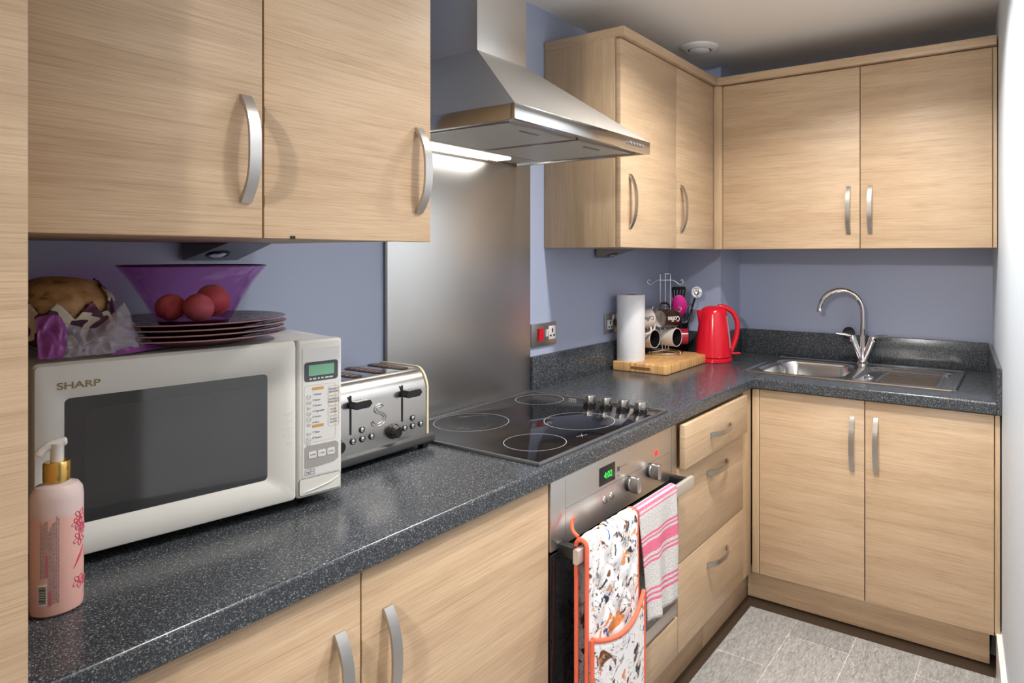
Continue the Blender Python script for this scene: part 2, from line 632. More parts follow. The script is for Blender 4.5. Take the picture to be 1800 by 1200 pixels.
# under-cabinet wedge lamps
def wedge_lamp(label, x0, x1, apex, zt):
    t = thing('cabinet_light', label, 'light', ((x0 + x1) / 2, -0.05, zt), group='wedge lights under the wall cabinets')
    bm = B()
    h, yb = 0.034, -0.012
    F1, F2 = Vector((apex, -0.120, zt)), Vector((x1 + 0.012, -0.120, zt))
    A, Bk, Cc, D = Vector((x0, yb, zt)), Vector((x0, yb, zt - h)), Vector((x1, yb, zt - h)), Vector((x1, yb, zt))
    a, bk, c, d, f, g = [bm.verts.new(p) for p in (A, Bk, Cc, D, F1, F2)]
    for q in ((a, bk, f), (bk, c, g, f), (c, d, g), (a, f, g, d), (a, d, c, bk)):
        bm.faces.new(q)
    obj('housing', bm, 'frame_grey', t, 10)
    nrm = (F1 - Bk).cross(Cc - Bk).normalized()
    if nrm.z > 0:
        nrm = -nrm
    cc = (Bk * 0.30 + Cc * 0.34 + F1 * 0.36)
    q = nrm.to_track_quat('Z', 'Y').to_matrix()
    bm = B(); lathe(bm, [(0.0, 0.000), (0.016, 0.001), (0.019, 0.003), (0.0215, 0.002), (0.0215, -0.002), (0, -0.002)], cc, 28, mat=q)
    obj('bezel', bm, 'black', t)
    bm = B(); lathe(bm, [(0.0, 0.005), (0.010, 0.0045), (0.015, 0.002), (0.015, 0.0), (0, 0)], cc, 24, mat=q)
    obj('lens', bm, 'chrome', t)


wedge_lamp('grey triangular wedge light under the cabinet above the purple bowl', -2.366, -2.2589, -2.335, 1.3755)
wedge_lamp('grey triangular wedge light under the cabinet above the paper roll', -0.8711, -0.7700, -0.820, 1.3785)

# ------------------------------------------------------------------ base units
ZD = 0.867
t = thing('base_cabinet', 'double-door oak base cabinet under the microwave worktop', 'cabinet', (-2.3, -0.25, 0.197))
bm = B(); box(bm, (-2.7815, -0.510, 0.199), (-1.8755, -0.004, ZD), 0.001); obj('body', bm, 'carcass', t)
d = door(t, (-2.7810, -0.530, 0.197), (-2.3562, -0.512, ZD)); bow_handle(d, (-2.3954, -0.530, 0.711), Z, -Y, 0.165, wd=0.019)
d = door(t, (-2.3530, -0.530, 0.197), (-1.8745, -0.512, ZD)); bow_handle(d, (-2.3053, -0.530, 0.711), Z, -Y, 0.165, wd=0.019)

t = thing('oven_cabinet', 'oak oven housing with plain filler panel below the oven', 'cabinet', (-1.56, -0.25, 0.197))
bm = B(); box(bm, (-1.872, -0.510, 0.199), (-1.246, -0.490, 0.312), 0.001); box(bm, (-1.872, -0.510, 0.312), (-1.866, -0.004, ZD)); box(bm, (-1.253, -0.510, 0.312), (-1.246, -0.004, ZD)); obj('body', bm, 'carcass', t)
bm = B(); box(bm, (-1.8715, -0.530, 0.197), (-1.2460, -0.512, 0.306), 0.0012); obj('filler_panel', bm, 'wood_h', t)

t = thing('drawer_unit', 'three-drawer oak base unit right of the oven, top drawer ajar', 'drawer unit', (-0.95, -0.25, 0.197))
bm = B(); box(bm, (-1.2435, -0.510, 0.199), (-0.629, -0.004, ZD), 0.001); obj('body', bm, 'carcass', t)
for z0, z1, yo, hx in ((0.197, 0.4540, 0, 0.375), (0.4570, 0.7310, 0, 0.665), (0.7345, 0.862, 0.022, 0.795)):
    d = door(t, (-1.2420, -0.530 - yo, z0), (-0.712 - (0.018 if yo else 0), -0.512 - yo, z1), 'drawer_front')
    if yo:
        bm = B(); box(bm, (-1.20, -0.5118 - yo, z0 + 0.015), (-0.76, -0.5102, z1 - 0.02)); obj('drawer_box', bm, 'carcass', d)
    bow_handle(d, (-0.952 - (0.025 if yo else 0), -0.530 - yo, hx), X, -Y, 0.168)
bm = B(); box(bm, (-0.709, -0.528, 0.197), (-0.629, -0.512, ZD), 0.001); obj('filler_strip', bm, 'wood_v', t)

t = thing('base_cabinet', 'double-door oak base cabinet under the sink', 'cabinet', (-0.3, -0.9, 0.197))
bm = B()
yb = yw(-0.605)
prism(bm, [(-0.605, -0.5600), (-0.605, yb + 0.004), (-0.004, yw(-0.004) + 0.004), (-0.004, -0.56)], 'z', 0.199, 0.70); obj('body', bm, 'carcass', t)
bm = B(); box(bm, (-0.625, -0.5575, 0.197), (-0.607, -0.5315, ZD), 0.001); obj('corner_post', bm, 'wood_v', t)
d = door(t, (-0.625, -0.9173, 0.197), (-0.607, -0.5600, ZD)); bow_handle(d, (-0.625, -0.8800, 0.719), Z, -X, 0.184)
d = door(t, (-0.625, -1.2880, 0.197), (-0.607, -0.9203, ZD)); bow_handle(d, (-0.625, -0.9545, 0.724), Z, -X, 0.184)
bm = B(); box(bm, (-0.623, yb + 0.003, 0.197), (-0.607, -1.2905, ZD), 0.001); obj('filler_strip', bm, 'wood_v', t)

bm = B(); box(bm, (-2.7815, -0.492, ZF), (-0.98, -0.476, 0.1965), 0.0008); box(bm, (-0.978, -0.492, ZF), (-0.572, -0.476, 0.1965), 0.0008)
tag(obj('plinth', bm, 'wood_h'), 'oak kickboard below the oven and drawers', 'kickboard')
bm = B(); box(bm, (-0.570, yw(-0.57) + 0.03, ZF + 0.004), (-0.554, -0.494, 0.1965), 0.0008)
tag(obj('plinth', bm, 'wood_h'), 'oak kickboard below the sink cabinet doors', 'kickboard')

# ------------------------------------------------------------------ worktop
t = thing('worktop', 'L-shaped speckled charcoal laminate worktop with rounded front edge', 'worktop', (-1.2, -0.3, 0.872))
TH = 0.872
bm = B()
r = 0.007


def front_profile(y0, y1):
    """outline in (depth, z); y0 is the front edge"""
    s = 1 if y1 > y0 else -1
    o = [(y1, TH), (y1, ZW)]
    for i in range(7):
        a = PI / 2 * i / 6
        o.append((y0 + s * (r - r * math.sin(a)), ZW - r + r * math.cos(a)))
    o += [(y0, TH + 0.003), (y0 + s * 0.003, TH)]
    return o


# hob run, then sink run laid round the sink's cut-out
prism(bm, front_profile(-0.543, -0.001), 'x', -2.7820, -0.640)
A = front_profile(-0.644, -0.505)
prism(bm, A, 'y', -0.5395, yw(-0.62) + 0.013)
prism(bm, [(-0.640, -0.5420), (-0.640, -0.001), (-0.232, -0.001), (-0.232, -0.252), (-0.001, -0.252), (-0.001, -0.478), (-0.505, -0.478), (-0.505, -0.5420)], 'z', TH, ZW)
prism(bm, [(-0.505, -1.165), (-0.505, yw(-0.505) + 0.013), (-0.003, yw(-0.003) + 0.013), (-0.003, -1.165)], 'z', TH, ZW)
box(bm, (-0.098, -1.165, TH), (-0.001, -0.478, ZW))
obj('slab', bm, 'worktop', t)
bm = B(); box(bm, (-1.2650, -0.016, ZW), (-0.2335, -0.0008, 1.018), 0.0015); tag(obj('worktop_upstand', bm, 'worktop'), 'dark speckled upstand strip along the wall behind the chopping board', 'upstand', 'worktop upstands')
bm = B(); box(bm, (-0.2460, -0.2505, ZW), (-0.2310, -0.0165, 1.018), 0.0015); box(bm, (-0.2460, -0.2660, ZW), (-0.0165, -0.2510, 1.018), 0.0015); tag(obj('worktop_upstand', bm, 'worktop'), 'dark speckled upstand round the boxed corner behind the kettle', 'upstand', 'worktop upstands')
bm = B(); box(bm, (-0.016, yw(0) + 0.014, ZW), (-0.0008, -0.2665, 1.018), 0.0015); tag(obj('worktop_upstand', bm, 'worktop'), 'dark speckled upstand strip behind the sink and tap', 'upstand', 'worktop upstands')
bm = B(); prism(bm, [(-0.003, yw(-0.003) + 0.001), (-0.642, yw(-0.642) + 0.001), (-0.642, yw(-0.642) + 0.0135), (-0.003, yw(-0.003) + 0.0135)], 'z', TH, 1.013); tag(obj('worktop_upstand', bm, 'worktop'), 'short dark speckled upstand against the right-hand wall', 'upstand', 'worktop upstands')

# splashback
t = thing('splashback', 'brushed steel splashback panel on the wall behind the hob', 'splashback', (-1.565, 0, ZW))
bm = B(); box(bm, (-1.862, -0.0065, ZW), (-1.2665, -0.001, 1.66), 0.0008); obj('panel', bm, 'steel_v', t)
bm = B(); box(bm, (-1.869, -0.009, ZW), (-1.8625, -0.001, 1.66), 0.0006); obj('edge_trim', bm, 'frame_grey', t)

# ------------------------------------------------------------------ hob
HX0, HX1, HY0, HY1 = -1.903, -1.305, -0.528, -0.045
t = thing('hob', 'black glass electric hob with four ringed cooking zones', 'hob', (-1.604, -0.287, ZW))
bm = B(); box(bm, (HX0 + 0.006, HY0 + 0.006, ZW), (HX1 - 0.006, HY1 - 0.006, ZW + 0.0062), 0.001); obj('glass_plate', bm, 'ceramic_glass', t)
bm = B()
for lo, hi in (((HX0, HY0), (HX1, HY0 + 0.0075)), ((HX0, HY1 - 0.0075), (HX1, HY1)), ((HX0, HY0 + 0.0075), (HX0 + 0.0075, HY1 - 0.0075)), ((HX1 - 0.0075, HY0 + 0.0075), (HX1, HY1 - 0.0075))):
    box(bm, (*lo, ZW), (*hi, ZW + 0.0075), 0.0015)
obj('frame', bm, 'frame_grey', t)
for cx, cy, rr_ in ((-1.715, -0.162, 0.098), (-1.392, -0.140, 0.074), (-1.548, -0.390, 0.094), (-1.775, -0.418, 0.074)):
    bm = B()
    zz = ZW + 0.0064
    k = 64
    a = [bm.verts.new((cx + (rr_) * math.cos(2 * PI * i / k), cy + rr_ * math.sin(2 * PI * i / k), zz)) for i in range(k)]
    c = [bm.verts.new((cx + (rr_ - 0.0016) * math.cos(2 * PI * i / k), cy + (rr_ - 0.0016) * math.sin(2 * PI * i / k), zz)) for i in range(k)]
    for i in range(k):
        bm.faces.new((a[i], a[(i + 1) % k], c[(i + 1) % k], c[i]))
    if rr_ == 0.098:
        for q in range(26):
            an = random.uniform(0, 2 * PI); ra = random.uniform(0.055, 0.094)
            px, py = cx + ra * math.cos(an), cy + ra * math.sin(an)
            a1 = an + PI / 2 + random.uniform(-0.2, 0.2); ln = random.uniform(0.006, 0.016)
            dx, dy = math.cos(a1) * ln, math.sin(a1) * ln
            vs = [bm.verts.new((px - dx - dy * .05, py - dy, zz)), bm.verts.new((px + dx, py + dy, zz)), bm.verts.new((px + dx * .9 + .0010, py + dy * .9 + .0008, zz))]
            bm.faces.new(vs)
    obj('cooking_zone', bm, 'ring', t)
bm = B()
for an in (0.5, -0.5):
    dx, dy = 0.016 * math.cos(an + 0.15), 0.016 * math.sin(an + 0.15)
    tube(bm, [(-1.668 - dx, -0.478 - dy, ZW + 0.0064), (-1.668 + dx, -0.478 + dy, ZW + 0.0064)], 0.0006, 4)
obj('cross_mark', bm, 'ring', t)
bm = B()
for i in range(4):
    box(bm, (-1.337, -0.212 - i * 0.007, ZW + 0.0063), (-1.330, -0.208 - i * 0.007, ZW + 0.0066))
obj('maker_mark', bm, 'ring', t)
for ky in (-0.300, -0.356, -0.413, -0.469):
    c = Vector((-1.357, ky, ZW + 0.0062))
    bm = B(); lathe(bm, [(0, 0), (0.0195, 0), (0.0195, 0.0070), (0.0175, 0.0080), (0, 0.0080)], c, 36)
    k = obj('knob_base', bm, 'black', t)
    bm = B(); lathe(bm, [(0, 0.0080), (0.0172, 0.0080), (0.0176, 0.024), (0.0168, 0.0258), (0, 0.0262)], c, 36)
    obj('knob', bm, 'satin', t)
    bm = B()
    for q in range(9):
        an = 2 * PI * q / 9
        box(bm, c + Vector((0.0194 * math.cos(an) - 0.001, 0.0194 * math.sin(an) - 0.001, 0.004)), c + Vector((0.0194 * math.cos(an) + 0.001, 0.0194 * math.sin(an) + 0.001, 0.0055)))
    obj('dial_mark', bm, 'ring', k)

# ------------------------------------------------------------------ cooker hood
hx0, hx1, hyf = -1.934, -1.335, -0.487
zb_, zl, zc_ = 1.637, 1.6705, 1.878
t = thing('cooker_hood', 'stainless steel pyramid chimney cooker hood above the hob', 'hood', (-1.634, 0, zb_))
cx0, cx1, cyf = -1.738, -1.536, -0.203
bm = B(); box(bm, (cx0, cyf, zc_ - 0.001), (cx1, -0.001, 2.1875), 0.001); obj('chimney', bm, 'steel_hood', t)
bm = B()
Bt = [bm.verts.new(p) for p in ((hx0, hyf, zl), (hx1, hyf, zl), (hx1, -0.001, zl), (hx0, -0.001, zl))]
Tp = [bm.verts.new(p) for p in ((cx0 - .001, cyf - .001, zc_), (cx1 + .001, cyf - .001, zc_), (cx1 + .001, -0.001, zc_), (cx0 - .001, -0.001, zc_))]
for i in range(4):
    bm.faces.new((Bt[i], Bt[(i + 1) % 4], Tp[(i + 1) % 4], Tp[i]))
bm.faces.new(Tp); bm.faces.new(Bt[::-1])
obj('canopy', bm, 'steel_hood', t, 10)
bm = B()
wl = 0.012
for lo, hi in (((hx0, hyf), (hx1, hyf + wl)), ((hx0, -0.014), (hx1, -0.001)), ((hx0, hyf + wl), (hx0 + wl, -0.014)), ((hx1 - wl, hyf + wl), (hx1, -0.014))):
    box(bm, (*lo, zb_), (*hi, zl), 0.0006)
obj('lip', bm, 'steel_lip', t)
bm = B(); box(bm, (hx0 + wl, hyf + wl, zb_ + 0.008), (hx1 - wl, -0.014, zb_ + 0.012)); obj('underside', bm, 'steel_hood', t)
fm = bpy.data.materials.new('filter_mesh'); n, l = nt(fm); b = n['Principled BSDF']; b.inputs['Metallic'].default_value = 0.25; b.inputs['Roughness'].default_value = 0.5
vo = n.new('ShaderNodeTexVoronoi'); vo.inputs['Scale'].default_value = 210; vo.inputs['Randomness'].default_value = 0.0
l.new(coords(n, l, (1, 1, 0.01), False), vo.inputs['Vector'])
rr = ramp(n, [(0.22, (0.22, 0.21, 0.19)), (0.42, (0.74, 0.72, 0.67))]); l.new(vo.outputs['Distance'], rr.inputs['Fac']); l.new(rr.outputs['Color'], b.inputs['Base Color'])
for a0, a1 in ((hx0 + 0.035, -1.640), (-1.632, hx1 - 0.035)):
    bm = B(); box(bm, (a0 + 0.006, hyf + 0.051, zb_ + 0.0030), (a1 - 0.006, -0.131, zb_ + 0.0080)); f = obj('grease_filter', bm, fm, t)
    bm = B()
    for lo, hi in (((a0, hyf + 0.045), (a1, hyf + 0.051)), ((a0, -0.131), (a1, -0.125)), ((a0, hyf + 0.051), (a0 + 0.006, -0.131)), ((a1 - 0.006, hyf + 0.051), (a1, -0.131))):
        box(bm, (*lo, zb_ + 0.002), (*hi, zb_ + 0.008))
    obj('filter_frame', bm, 'satin', f)
    bm = B(); box(bm, ((a0 + a1) / 2 - 0.035, hyf + 0.085, zb_ + 0.0015), ((a0 + a1) / 2 + 0.035, hyf + 0.093, zb_ + 0.004)); obj('filter_catch', bm, 'frame_grey', f)
bm = B(); box(bm, (-1.80, -0.085, zb_ + 0.002), (-1.46, -0.028, zb_ + 0.0085), 0.002); obj('lamp_cover', bm, 'lamp_glow', t)
for i in range(5):
    cx_ = -1.452 + i * 0.0165
    bm = B(); cyl(bm, (cx_, hyf, 1.655), (cx_, hyf - 0.007, 1.655), 0.0048, 20, bev=0.001); obj('button', bm, 'chrome', t)

# ------------------------------------------------------------------ oven
OX0, OX1 = -1.8655, -1.2535
t = thing('built_in_oven', 'stainless steel built-in oven with dark glass door under the hob', 'oven', (-1.56, -0.25, 0.312))
bm = B(); box(bm, (OX0, -0.512, 0.312), (OX1, -0.03, 0.866), 0.001); obj('body', bm, 'frame_grey', t)
pan = B(); box(pan, (OX0, -0.530, 0.717), (OX1, -0.5125, 0.866), 0.001); pan = obj('control_panel', pan, 'steel', t)
bm = B()
for lo, hi in (((OX0 + 0.055, 0.7945), (OX1 - 0.032, 0.7953)), ((OX0 + 0.055, 0.7345), (OX0 + 0.0556, 0.862)), ((OX1 - 0.0326, 0.7345), (OX1 - 0.032, 0.862))):
    box(bm, (lo[0], -0.5303, lo[1]), (hi[0], -0.5299, hi[1]))
obj('panel_seam', bm, 'slate', pan)
bm = B(); box(bm, (-1.671, -0.5318, 0.803), (-1.601, -0.5298, 0.846), 0.0006); dsp = obj('display', bm, 'black', pan)
text('time_digits', '4:02', 0.022, 'green_led', dsp, face_mtx((-1.634, -0.5320, 0.823), X, Z), 0.0001)
bm = B(); box(bm, (-1.386, -0.5312, 0.806), (-1.372, -0.5298, 0.820), 0.0005); obj('indicator_lamp', bm, 'red_led', pan)
bm = B()
for i in range(4):
    box(bm, (-1.5800 + i * 0.011 + (0 if i else -0.008), -0.5304, 0.823 - (0 if i else 0.006)), (-1.5765 + i * 0.011, -0.5298, 0.8265 + (0 if i else .002)))
box(bm, (-1.588, -0.5304, 0.806), (-1.577, -0.5298, 0.8075))
obj('panel_symbols', bm, 'dark_print', pan)
for bx in (-1.647, -1.6155):
    bm = B(); lathe(bm, [(0, 0.004), (0.007, 0.004), (0.0085, 0.003), (0.0095, 0.0), (0, 0)], (bx, -0.530, 0.7655), 24, mat=Matrix.Rotation(PI / 2, 3, 'X')); k = obj('push_button', bm, 'satin', pan)
    bm = B(); lathe(bm, [(0, 0.0048), (0.003, 0.0048), (0.003, 0.003), (0, 0.003)], (bx, -0.530, 0.7655), 16, mat=Matrix.Rotation(PI / 2, 3, 'X')); obj('button_mark', bm, 'dark_print', k)
for bx, bz in ((-1.530, 0.772), (-1.418, 0.776)):
    bm = B(); lathe(bm, [(0, 0.006), (0.0175, 0.006), (0.019, 0.004), (0.019, 0), (0, 0)], (bx, -0.530, bz), 36, mat=Matrix.Rotation(PI / 2, 3, 'X')); k = obj('knob_collar', bm, 'black', pan)
    bm = B(); box(bm, (bx - 0.0085, -0.563, bz - 0.0205), (bx + 0.0085, -0.536, bz + 0.0205), 0.004, 3); lathe(bm, [(0, 0.010), (0.0155, 0.010), (0.0165, 0.009), (0.0165, 0.006), (0, 0.006)], (bx, -0.530, bz), 36, mat=Matrix.Rotation(PI / 2, 3, 'X')); obj('control_knob', bm, 'satin', pan)
dr = B(); box(dr, (OX0, -0.5300, 0.352), (OX1, -0.5125, 0.709), 0.0012); dr = obj('oven_door', dr, 'oven_glass', t)
bm = B(); box(bm, (OX0, -0.5305, 0.316), (OX1, -0.5125, 0.3515), 0.001); obj('bottom_rail', bm, 'steel', dr)
bm = B(); box(bm, (OX0, -0.5308, 0.7065), (OX1, -0.5285, 0.7105), 0.0006); obj('top_rail', bm, 'black', dr)
HB, HZ = -0.5840, 0.716
bm = B()
prism(bm, [(y + HB, z + HZ) for y, z in roundrect(-0.007, -0.0155, 0.006, 0.0155, 0.003, 3)], 'x', -1.852, -1.268)
obj('door_handle', bm, P('pale_satin_aluminium', (0.72, 0.71, 0.69), 0.42, 0.75), dr)
for bx in (-1.842, -1.300):
    bm = B(); box(bm, (bx, -0.580, HZ - 0.012), (bx + 0.020, -0.529, HZ + 0.013), 0.002)
    obj('handle_bracket', bm, 'black', dr)

# cloths over the oven rail ------------------------------------------------
def cloth_path(front_len, back_len, rad, yb, zb):
    """(y, z, s) samples from the back hem over the bar to the front hem"""
    o = []
    nb, na, nf = 10, 10, 34
    for i in range(nb):
        o.append((yb + rad, zb - back_len * (1 - i / nb)))
    for i in range(na + 1):
        a = PI * i / na
        o.append((yb + rad * math.cos(a), zb + 0.015 + rad * math.sin(a)))
    for i in range(1, nf + 1):
        o.append((yb - rad, zb - front_len * i / nf))
    return o


def cloth(name, x0, x1, path, parent, mat, wave, thick, nx=30, quilt=0.0, label=None, hem=None):
    bm = B()
    uvl = bm.loops.layers.uv.new('UVMap')
    s, last = 0.0, None
    grid = []
    for j, (y, z) in enumerate(path):
        if last:
            s += math.hypot(y - last[0], z - last[1])
        last = (y, z)
        row = []
        for i in range(nx + 1):
            u = i / nx
            px, py, pz = wave(u, j / (len(path) - 1), x0 + (x1 - x0) * u, y, z)
            row.append((bm.verts.new((px, py, pz)), u, s))
        grid.append(row)
    for j in range(len(grid) - 1):
        for i in range(nx):
            q = (grid[j][i], grid[j][i + 1], grid[j + 1][i + 1], grid[j + 1][i])
            f = bm.faces.new([k[0] for k in q])
            for lp, k in zip(f.loops, q):
                lp[uvl].uv = (k[1] * abs(x1 - x0), k[2])
    edges = ([g[0][0].co.copy() for g in grid], [g[-1][0].co.copy() for g in grid], [k[0].co.copy() for k in grid[-1]], [k[0].co.copy() for k in grid[0]])
    o = obj(name, bm, mat, parent, 80)
    md = o.modifiers.new('thickness', 'SOLIDIFY'); md.thickness = thick; md.offset = 0
    return o, edges


# dish towel with pink stripes
tm = bpy.data.materials.new('striped_towel_cloth'); n, l = nt(tm); b = n['Principled BSDF']; b.inputs['Roughness'].default_value = 0.95
uvn = n.new('ShaderNodeUVMap'); sp = n.new('ShaderNodeSeparateXYZ'); l.new(uvn.outputs['UV'], sp.inputs[0])
stripes = [(0.212, 0.006), (0.224, 0.006), (0.236, 0.003), (0.298, 0.005), (0.308, 0.004), (0.332, 0.024), (0.358, 0.004), (0.369, 0.005), (0.440, 0.005), (0.453, 0.005), (0.467, 0.006)]
acc = None
for c_, h_ in stripes:
    cmp_ = node(n, 'ShaderNodeMath', operation='COMPARE'); cmp_.inputs[1].default_value = c_ - 0.01; cmp_.inputs[2].default_value = h_ * 0.62
    l.new(sp.outputs['Y'], cmp_.inputs[0])
    if acc is None:
        acc = cmp_.outputs[0]
    else:
        mx_ = node(n, 'ShaderNodeMath', operation='MAXIMUM'); l.new(acc, mx_.inputs[0]); l.new(cmp_.outputs[0], mx_.inputs[1]); acc = mx_.outputs[0]
no = n.new('ShaderNodeTexNoise'); no.inputs['Scale'].default_value = 260; no.inputs['Detail'].default_value = 2; l.new(uvn.outputs['UV'], no.inputs['Vector'])
g1 = ramp(n, [(0.35, (0.44, 0.42, 0.42)), (0.62, (0.74, 0.72, 0.71))]); l.new(no.outputs['Fac'], g1.inputs['Fac'])
g2 = ramp(n, [(0.35, (0.66, 0.085, 0.20)), (0.66, (0.78, 0.22, 0.33))]); l.new(no.outputs['Fac'], g2.inputs['Fac'])
mx = node(n, 'ShaderNodeMix', data_type='RGBA'); l.new(acc, mx.inputs['Factor']); l.new(g1.outputs['Color'], mx.inputs['A']); l.new(g2.outputs['Color'], mx.inputs['B']); l.new(mx.outputs['Result'], b.inputs['Base Color'])
bp = n.new('ShaderNodeBump'); bp.inputs['Strength'].default_value = 0.5; bp.inputs['Distance'].default_value = 0.001; l.new(no.outputs['Fac'], bp.inputs['Height']); l.new(bp.outputs['Normal'], b.inputs['Normal'])


def towel_wave(u, v, x, y, z):
    fr = max(0.0, (v - 0.35) / 0.65)
    sag = fr * (0.010 * math.sin(u * 6.0 + 0.5) + 0.006 * math.sin(u * 13 + v * 4))
    skew = 0.020 * fr * (1 - u)
    return x + fr * 0.012 * (0.5 - u) + 0.02 * fr * (1 - u), y - sag - 0.010 * fr, z + fr * (0.012 * (1 - u) * 1.0 + 0.004 * math.sin(u * 9)) + skew * 0.4


t = thing('tea_towel', 'white tea towel with pink woven stripes hanging on the oven handle', 'towel', (-1.5, HB, HZ))
tp = cloth_path(0.275, 0.165, 0.0125, HB, HZ)
o, ed = cloth('cloth', -1.600, -1.392, tp, t, tm, towel_wave, 0.0022)

# quilted double oven glove with printed dogs
gm = bpy.data.materials.new('printed_quilted_cotton'); n, l = nt(gm); b = n['Principled BSDF']; b.inputs['Roughness'].default_value = 0.85
uvn = n.new('ShaderNodeUVMap')
base = (0.86, 0.85, 0.87)
prev = None
for sc_, seed, colr, lo_, hi_ in ((30, 1.3, (0.16, 0.055, 0.025), 0.60, 0.66), (26, 5.1, (0.66, 0.24, 0.07), 0.60, 0.65), (34, 9.7, (0.035, 0.04, 0.055), 0.605, 0.64), (36, 13.9, (0.035, 0.10, 0.36), 0.67, 0.70), (28, 21.3, (0.36, 0.33, 0.34), 0.63, 0.68)):
    mp = n.new('ShaderNodeMapping'); mp.inputs['Location'].default_value = (seed, seed * 1.7, 0); l.new(uvn.outputs['UV'], mp.inputs['Vector'])
    no = n.new('ShaderNodeTexNoise'); no.inputs['Scale'].default_value = sc_; no.inputs['Detail'].default_value = 3; no.inputs['Distortion'].default_value = 0.9; l.new(mp.outputs['Vector'], no.inputs['Vector'])
    rm = n.new('ShaderNodeMapRange'); rm.inputs['From Min'].default_value = lo_; rm.inputs['From Max'].default_value = hi_; l.new(no.outputs['Fac'], rm.inputs['Value'])
    mx = node(n, 'ShaderNodeMix', data_type='RGBA'); mx.inputs['B'].default_value = (*colr, 1); mx.inputs['A'].default_value = (*base, 1)
    l.new(rm.outputs['Result'], mx.inputs['Factor'])
    if prev:
        l.new(prev, mx.inputs['A'])
    prev = mx.outputs['Result']
# fine dark outlines
no = n.new('ShaderNodeTexNoise'); no.inputs['Scale'].default_value = 42; no.inputs['Detail'].default_value = 2; no.inputs['Distortion'].default_value = 1.4; l.new(uvn.outputs['UV'], no.inputs['Vector'])
cm = node(n, 'ShaderNodeMath', operation='COMPARE'); cm.inputs[1].default_value = 0.47; cm.inputs[2].default_value = 0.010; l.new(no.outputs['Fac'], cm.inputs[0])
n2 = n.new('ShaderNodeTexNoise'); n2.inputs['Scale'].default_value = 14; l.new(uvn.outputs['UV'], n2.inputs['Vector'])
gt = node(n, 'ShaderNodeMath', operation='GREATER_THAN'); gt.inputs[1].default_value = 0.5; l.new(n2.outputs['Fac'], gt.inputs[0])
mu = node(n, 'ShaderNodeMath', operation='MULTIPLY'); l.new(cm.outputs[0], mu.inputs[0]); l.new(gt.outputs[0], mu.inputs[1])
mx = node(n, 'ShaderNodeMix', data_type='RGBA'); mx.inputs['B'].default_value = (0.06, 0.05, 0.06, 1); l.new(mu.outputs[0], mx.inputs['Factor']); l.new(prev, mx.inputs['A'])
l.new(mx.outputs['Result'], b.inputs['Base Color'])


def quilt_off(u, s):
    a, c = (u * 4.6 + s * 19), (u * 4.6 - s * 19)
    return 0.0085 * abs(math.sin(a * PI / 1.6)) ** 0.6 * abs(math.sin(c * PI / 1.6)) ** 0.6


def glove_wave(back):
    def f(u, v, x, y, z):
        fr = max(0.0, (v - 0.33) / 0.67)
        q = quilt_off(u, z * 1.0) * max(0.0, math.sin(PI * u)) ** 0.5
        side = -1 if v > 0.33 else 1
        bel = fr * 0.012 * math.sin(PI * u)
        return x + fr * 0.012 * (u - 0.2), y + side * q - bel, z
    return f


t = thing('oven_glove', 'quilted double oven glove printed with dogs, coral binding, over the oven handle', 'oven glove', (-1.72, HB, HZ))
gp = cloth_path(0.48, 0.40, 0.0135, HB, HZ)
o, ed = cloth('quilted_pad', -1.828, -1.612, gp, t, gm, glove_wave(False), 0.006, nx=48)
# back half swings out behind the bar on the left
bm = B()
for e in (ed[0], ed[1]):
    tube(bm, [p + Vector((0, 0, 0)) for p in e], 0.0052, 8)
obj('binding', bm, 'coral', t, 60)
# pocket on the front half
pp = []
for i in range(16):
    pp.append((HB - 0.0265, 0.545 - 0.31 * i / 15))


def pocket_wave(u, v, x, y, z):
    top = 1 - v
    return x + 0.008 * (u - 0.2), y - 0.012 * math.sin(PI * u) - 0.006 * top * math.sin(PI * u), z - 0.030 * top * math.sin(PI * u) ** 0.8 + 0.012 * top * (u - 0.5)


o, ed2 = cloth('pocket', -1.826, -1.606, pp, t, gm, pocket_wave, 0.004, nx=30)
bm = B(); tube(bm, ed2[3], 0.0055, 8); tube(bm, ed2[0], 0.005, 8); tube(bm, ed2[1], 0.005, 8); obj('pocket_binding', bm, 'coral', t, 60)
bm = B(); tube(bm, smoothpath([(-1.826, HB + 0.010, 0.748), (-1.823, HB + 0.026, 0.757), (-1.815, HB + 0.034, 0.772), (-1.808, HB + 0.030, 0.780)], 6), 0.004, 8); obj('hanging_loop', bm, 'coral', t, 60)

# ------------------------------------------------------------------ sink and tap
SX0, SX1, SY0, SY1 = -0.532, -0.078, -1.182, -0.452


def sdrr(x, y, x0, y0, x1, y1, r):
    qx, qy = abs(x - (x0 + x1) / 2) - (x1 - x0) / 2 + r, abs(y - (y0 + y1) / 2) - (y1 - y0) / 2 + r
    return math.hypot(max(qx, 0), max(qy, 0)) + min(max(qx, qy), 0) - r


def ss(a, b_, x):
    t_ = min(1, max(0, (x - a) / (b_ - a)))
    return t_ * t_ * (3 - 2 * t_)


